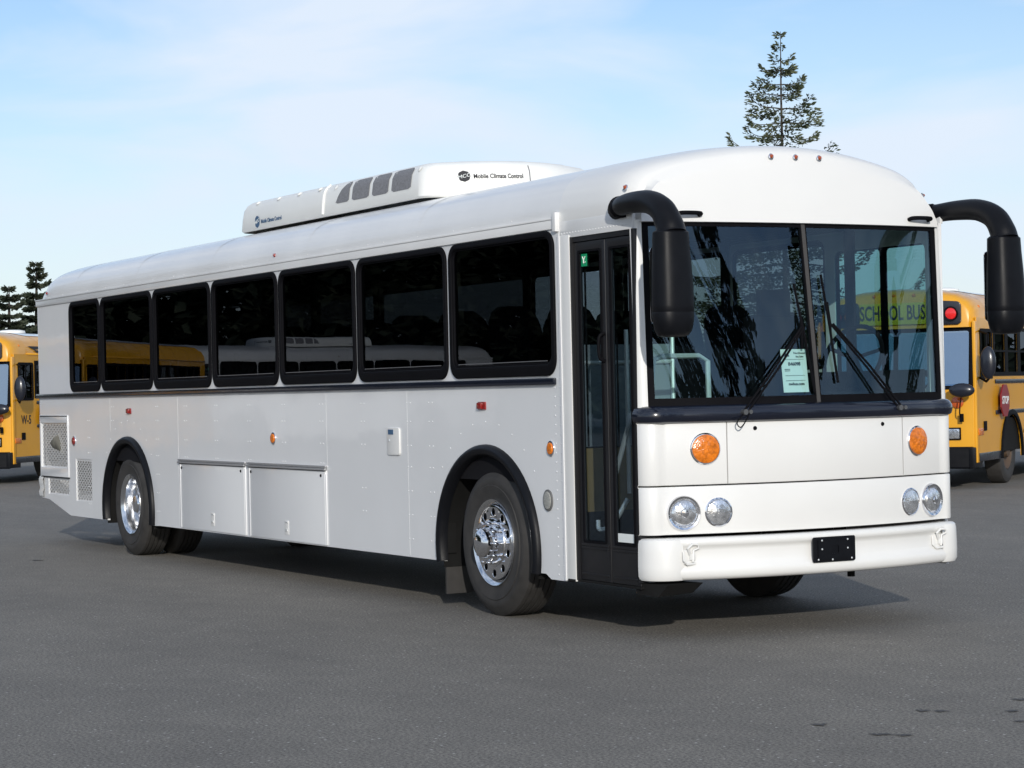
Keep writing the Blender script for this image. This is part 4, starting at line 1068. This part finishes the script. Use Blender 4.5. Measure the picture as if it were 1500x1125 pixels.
        b = B(); box(b, fx(1) - .02, fx(1) + .0, min(s * 1.10, s * 1.19), max(s * 1.10, s * 1.19), .72, .84, .004); b2 = B(); b.free()
        box(b2, -.36, -.10, min(s * (Wd - .001), s * (Wd + .014)), max(s * (Wd - .001), s * (Wd + .014)), .78, .88, .004); pt('side_marker', b2, AMBER)
    b = B(); plate(b, [rrect(-Wd + .03, Wd - .03, .30, .62, .03, 4)], lambda a, bb, c: (fx(a) + .06 + c, a, bb), .12, .03)
    for s in (-1, 1): box(b, -.38, .12, min(s * (Wd - .09), s * (Wd - .02)), max(s * (Wd - .09), s * (Wd - .02)), .31, .61, .015)
    pt('front_bumper', b, BLKM)
    for x in (-2.05, -8.0):
        for s in (-1, 1): 
            b = B(); sgn = -s
            lathe(b, [(.26, .10), (.29, .03), (.30, .01), (.36, 0), (.44, .0), (.485, .02), (.50, .05), (.50, .24), (.47, .26), (.2, .26)], (x, s * 1.14, .50), 'y', 32, sgn); wh = pt('wheel', b, TYRE)
            b = B(); rr = lathe(b, [(.285, .02), (.25, .06), (.22, .08), (.12, .08), (.10, .0), (.01, -.01)], (x, s * 1.14, .50), 'y', 24, sgn); capring(b, rr[-1]); fin('rim', b, mat('steel_rim', (.08, .05, .03), .6), wh)
    b = B(); box(b, -L_ + .05, -.1, -Wd + .04, Wd - .04, .50, 1.0); box(b, -L_, -L_ + .03, -Wd, Wd, .45, 2.5)
    pt('underbody', b, DARK, smooth=0)
    b = B(); box(b, -L_ + .1, -.2, -1.1, 1.1, 1.02, 1.04)
    for k in range(12):
        for s in (-1, 1): box(b, -1.9 - k * .78, -1.8 - k * .78, min(s * .25, s * 1.1), max(s * .25, s * 1.1), 1.04, 1.95)
    pt('seat_rows', b, INT)
    # stop arm, driver's side
    b = B(); pts = [(.26 * math.cos(R_(22.5 + 45 * k)), .26 * math.sin(R_(22.5 + 45 * k))) for k in range(8)]
    plate(b, [pts], lambda a, bb, c: (-1.40 + a, Wd + .07 + c, 1.27 + bb), .02); sa = pt('stop_arm', b, mat('stop_red', (.22, .010, .014), .4))
    text('stop_text', 'STOP', .16, lambda a, bb, c: (-1.40 - a, Wd + .082 + c, 1.27 + bb), PAPER, sa, bold=.004)
    b = B(); box(b, -1.66, -1.60, Wd, Wd + .06, 1.2, 1.34); fin('hinge', b, BLK, sa)
    # swoosh + number on the driver's side
    b = B()
    for pl in ([(-.75, 2.66), (-1.55, 2.66), (-1.35, 2.62), (-1.0, 2.60)], [(-1.0, 2.60), (-1.45, 2.55), (-2.3, 2.56), (-1.6, 2.52), (-1.1, 2.54)]):
        q = [b.verts.new((x, Wd + .02 - max(0, z - 2.55) * .25, z)) for x, z in pl]; b.faces.new(q)
    pt('stripe_decal', b, PBLK, smooth=0)
    return t
sb = sbus()
YAW = R_(-55)
def place_bus(o, corner, rz):      # corner = driver's side front corner (local (0, 1.2))
    off = Matrix.Rotation(rz, 3, 'Z') @ Vector((0, 1.2, 0)); o.location = (corner[0] - off.x, corner[1] - off.y, 0); o.rotation_euler = (0, 0, rz)
def at2(u, D):
    d = CF + CR * ((u - 750) / 3274.6); p = CAM_C + d * D; return (p.x, p.y)
place_bus(sb, at2(1429, 32.4), YAW)
G = 'yellow school buses parked in the lot'
tag(sb, 'yellow school bus with stop arm seen behind the front right corner of the white bus', 'school bus', G)
s2 = copy_tree(sb); place_bus(s2, at2(17, 42.8), R_(-41))
text('fleet_number', 'W-5', .24, lambda a, bb, c: (-.62 - a, 1.204 + c, 1.22 + bb), PBLK, s2, bold=.004)
tag(s2, 'yellow school bus parked behind the rear end of the white bus', 'school bus', G)

# ================================================================== trees
def foliage(name, c0, c1):
    M = bpy.data.materials.new(name); M.use_nodes = True; n = M.node_tree.nodes; l = M.node_tree.links; p = n['Principled BSDF']
    tcn = n.new('ShaderNodeTexCoord'); t = n.new('ShaderNodeTexNoise'); t.inputs['Scale'].default_value = 1.7; t.inputs['Detail'].default_value = 4; l.new(tcn.outputs['Object'], t.inputs[0])
    r = n.new('ShaderNodeValToRGB'); r.color_ramp.elements[0].position = .35; r.color_ramp.elements[1].position = .65; r.color_ramp.elements[0].color = (*c0, 1); r.color_ramp.elements[1].color = (*c1, 1)
    l.new(t.outputs[0], r.inputs[0]); l.new(r.outputs[0], p.inputs['Base Color']); p.inputs['Roughness'].default_value = .7; p.inputs['Specular IOR Level'].default_value = .2
    return M
FOL = foliage('fir_needles', (.045, .062, .034), (.115, .125, .068))
FOLD = foliage('dark_fir_needles', (.028, .040, .026), (.068, .078, .050))
def conifer(h, slope, rng, crown_base=.25, density=1.0, upsweep=.35, gap=.0, leaf=.16, twigs=34, trunk_r=.18, irregular=.35, step=None, power=.85):
    """returns trunk bm, crown bm; slope=branch length per metre below the top"""
    tb = B(); cb = B()
    pts = [Vector((.03 * math.sin(z * .7) * (z / h), .03 * math.cos(z * .9) * (z / h), z)) for z in [h * k / 12 for k in range(13)]]
    tube(tb, pts, [trunk_r * max(0, 1 - z.z / h) ** .8 + .008 for z in pts], 8)
    z = h - .12; a = rng.random() * 6
    while z > h * crown_base:
        d = h - z; n = 3 if d < 1.2 else rng.choice((3, 4, 4, 5))
        a += rng.random() * 2
        for k in range(n):
            if rng.random() < gap: continue
            az = a + 2 * math.pi * k / n + rng.uniform(-.35, .35)
            ln = (slope * d ** power + .06) * rng.uniform(1 - irregular, 1 + irregular)
            dirv = Vector((math.cos(az), math.sin(az), 0)); sidev = Vector((-dirv.y, dirv.x, 0))
            el0 = .25 if d < 1 else rng.uniform(-.15, .12)
            bp = []; p = Vector((0, 0, z)); m_ = 7
            for i in range(m_ + 1):
                t = i / m_; bp.append(p.copy())
                e = el0 - .35 * math.sin(math.pi * t) * min(1, d / 4) + upsweep * 2.2 * t ** 2.2
                p = p + (dirv * math.cos(e) + Vector((0, 0, 1)) * math.sin(e)) * ln / m_
            tube(tb, bp, [max(.004, .028 * min(1, ln / 2) * (1 - i / m_) + .004) for i in range(m_ + 1)], 4, cap=False)
            nt_ = int(twigs * ln * density) + 6
            for q in range(nt_):
                t = min(.999, rng.uniform(.08, 1) ** .85); i = min(m_ - 1, int(t * m_)); base = bp[i].lerp(bp[i + 1], t * m_ - i)
                wdt = ln * .30 * max(0, math.sin(math.pi * min(1, t * .93 + .04))) + .04
                sd_ = rng.uniform(-1, 1); c = base + sidev * sd_ * wdt + dirv * rng.uniform(-.04, .04) + Vector((0, 0, -abs(sd_) * .04 * ln - rng.uniform(0, .10 + .05 * min(d, 3)) * (1 - t * .8)))
                ax = (dirv * rng.uniform(.3, 1) + sidev * sd_ * 1.1 + Vector((0, 0, rng.uniform(-.6, .15) + .5 * t))).normalized()
                bx = ax.cross(Vector((rng.uniform(-1, 1), rng.uniform(-1, 1), rng.uniform(-.3, 1)))).normalized()
                L0 = leaf * rng.uniform(.6, 1.3); w_ = L0 * .19
                v = [cb.verts.new(c - bx * w_ * .5), cb.verts.new(c + ax * L0 * .5 - bx * w_), cb.verts.new(c + ax * L0), cb.verts.new(c + ax * L0 * .45 + bx * w_)]
                cb.faces.new(v)
            # tip
        z -= (step or (.30 + .05 * d ** .5)) * rng.uniform(.7, 1.3)
    return tb, cb
def tree(name, loc, lab, grp=None, fm=FOL, rz=0, **k):
    rng = random.Random(hash_(lab)); tb, cb = conifer(rng=rng, **k); o = empty(name, loc, rz)
    fin('trunk', tb, BARK, o, 60); fin('crown', cb, fm, o, 0, recalc=False); tag(o, lab, 'tree', grp); return o
def hash_(s_): return sum((i + 1) * ord(c) for i, c in enumerate(s_)) % 9973
def at(u, D, z=0):
    d = CF + CR * ((u - 750) / 3274.6); p = CAM_C + d * D; return (p.x, p.y, z)
CM = Vector((11.7417, 6.0836, 0))     # where a line of sight mirrored in the bus side comes from
def mir(u, D):
    d = CF + CR * ((u - 750) / 3274.6); return Vector((CM.x + d.x * D, CM.y - d.y * D, 0))
def span(o, near, far, fw):           # put a vehicle with its front at 'near', pointing away from 'far'
    d = (near - far).normalized(); o.rotation_euler = (0, 0, math.atan2(d.y, d.x)); o.location = near - d * fw
s3 = copy_tree(sb); span(s3, mir(40, 47), mir(262, 60), 0); tag(s3, 'yellow school bus mirrored in the rearmost side windows of the white bus', 'school bus', 'yellow school buses mirrored in the glass')
s4 = copy_tree(bus); span(s4, mir(238, 66), mir(700, 76), 6.5); tag(s4, 'white bus mirrored in the middle side windows', 'bus')
GT = 'tall conifers beyond the lot'
tree('fir_tree', at(1154, 70), 'tall sparse fir with upswept branches rising above the front of the white bus roof', GT, h=12.65, slope=.49, power=.97, density=1.3, upsweep=.80, crown_base=.15, leaf=.15, twigs=85, step=.37, irregular=.32, gap=.10, trunk_r=.10)
tree('fir_tree', at(56, 88), 'pointed dark conifer rising beside the rear corner of the white bus', GT, h=7.1, slope=.34, density=4, upsweep=.12, crown_base=.1, leaf=.19, twigs=110, irregular=.35, fm=FOLD, step=.3)
tree('fir_tree', at(16, 84), 'shorter bushy conifer at the left edge above the yellow school bus', GT, h=5.95, slope=.44, density=4, upsweep=.12, crown_base=.1, leaf=.19, twigs=110, fm=FOLD, step=.3)
# trees round the lot that the glass of the bus mirrors
def pol(az, r, o=(0, 0)): return (o[0] + r * math.cos(R_(az)), o[1] + r * math.sin(R_(az)), 0)
src = tree('fir_tree', pol(14, 42), 'full tall fir across the lot mirrored in the windscreen', 'firs around the lot mirrored in the bus glass', h=15, slope=.46, density=3.2, upsweep=.2, crown_base=.12, leaf=.30, twigs=22, trunk_r=.3, fm=FOLD, irregular=.4, step=.45)
for az, r, sc_ in ((5, 46, 1.1), (20, 44, 1.15), (36, 46, 1.15), (58, 50, .7), (66, 48, .75), (80, 52, .8), (28, 48, .6)):
    c = copy_tree(src); c.location = pol(az, r); c.scale = (sc_, sc_, sc_); c.rotation_euler = (0, 0, az)
# woodland on the far side (mirrored in the side windows): one mass
def treeline():
    rng = random.Random(9); b = B()
    for k in range(9000):
        az = R_(rng.uniform(95, 215)); rr = rng.uniform(150, 165); z = 5.2 * rng.random() * (.7 + .3 * math.sin(az * 37) * math.sin(az * 91)); c = Vector((rr * math.cos(az), rr * math.sin(az), z))
        u = Vector((rng.uniform(-1, 1), rng.uniform(-1, 1), rng.uniform(-.3, .8))).normalized() * rng.uniform(.5, 1.3); v_ = u.cross(Vector((rng.uniform(-1, 1), rng.uniform(-1, 1), .4))).normalized() * .6
        b.faces.new([b.verts.new(c - v_), b.verts.new(c + u - v_ * 1.2), b.verts.new(c + u * 1.6), b.verts.new(c + u + v_ * 1.2)])
    o = fin('far_treeline', b, FOLD, None, 0, recalc=False); tag(o, 'low dark line of trees far beyond the lot behind the buses', 'woodland', kind='stuff')
treeline()
def woodland():
    rng = random.Random(3); b = B(); t_ = B()
    for k in range(84):
        az = -174 + 50 * (k % 42) / 41 + rng.uniform(-.8, .8); r = rng.uniform(62, 70) + 9 * (k > 41); x, y, _ = pol(az, r, (-4, 0)); h = rng.uniform(12, 19)
        tube(t_, [(x, y, 0), (x + rng.uniform(-.3, .3), y, h * .95)], [.22, .03], 6)
        for q in range(1250):
            z = h * (1 - rng.random() ** .8 * .95); rad = (h - z) * .27 + .25; a = rng.random() * 6.283; rr = rad * rng.random() ** .5
            c = Vector((x + rr * math.cos(a), y + rr * math.sin(a), z)); u = Vector((rng.uniform(-1, 1), rng.uniform(-1, 1), rng.uniform(-.5, .2))).normalized() * rng.uniform(.25, .55); v_ = u.cross(Vector((rng.uniform(-1, 1), rng.uniform(-1, 1), 1))).normalized() * .17
            b.faces.new([b.verts.new(c - v_), b.verts.new(c + u - v_ * 1.4), b.verts.new(c + u * 1.6), b.verts.new(c + u + v_ * 1.4)])
    me = bpy.data.meshes.new('t'); t_.to_mesh(me); t_.free(); b.from_mesh(me)
    o = fin('woodland', b, FOLD, None, 0, recalc=False); tag(o, 'dark evergreen woodland mirrored in the side windows', 'woodland', kind='stuff')
woodland()
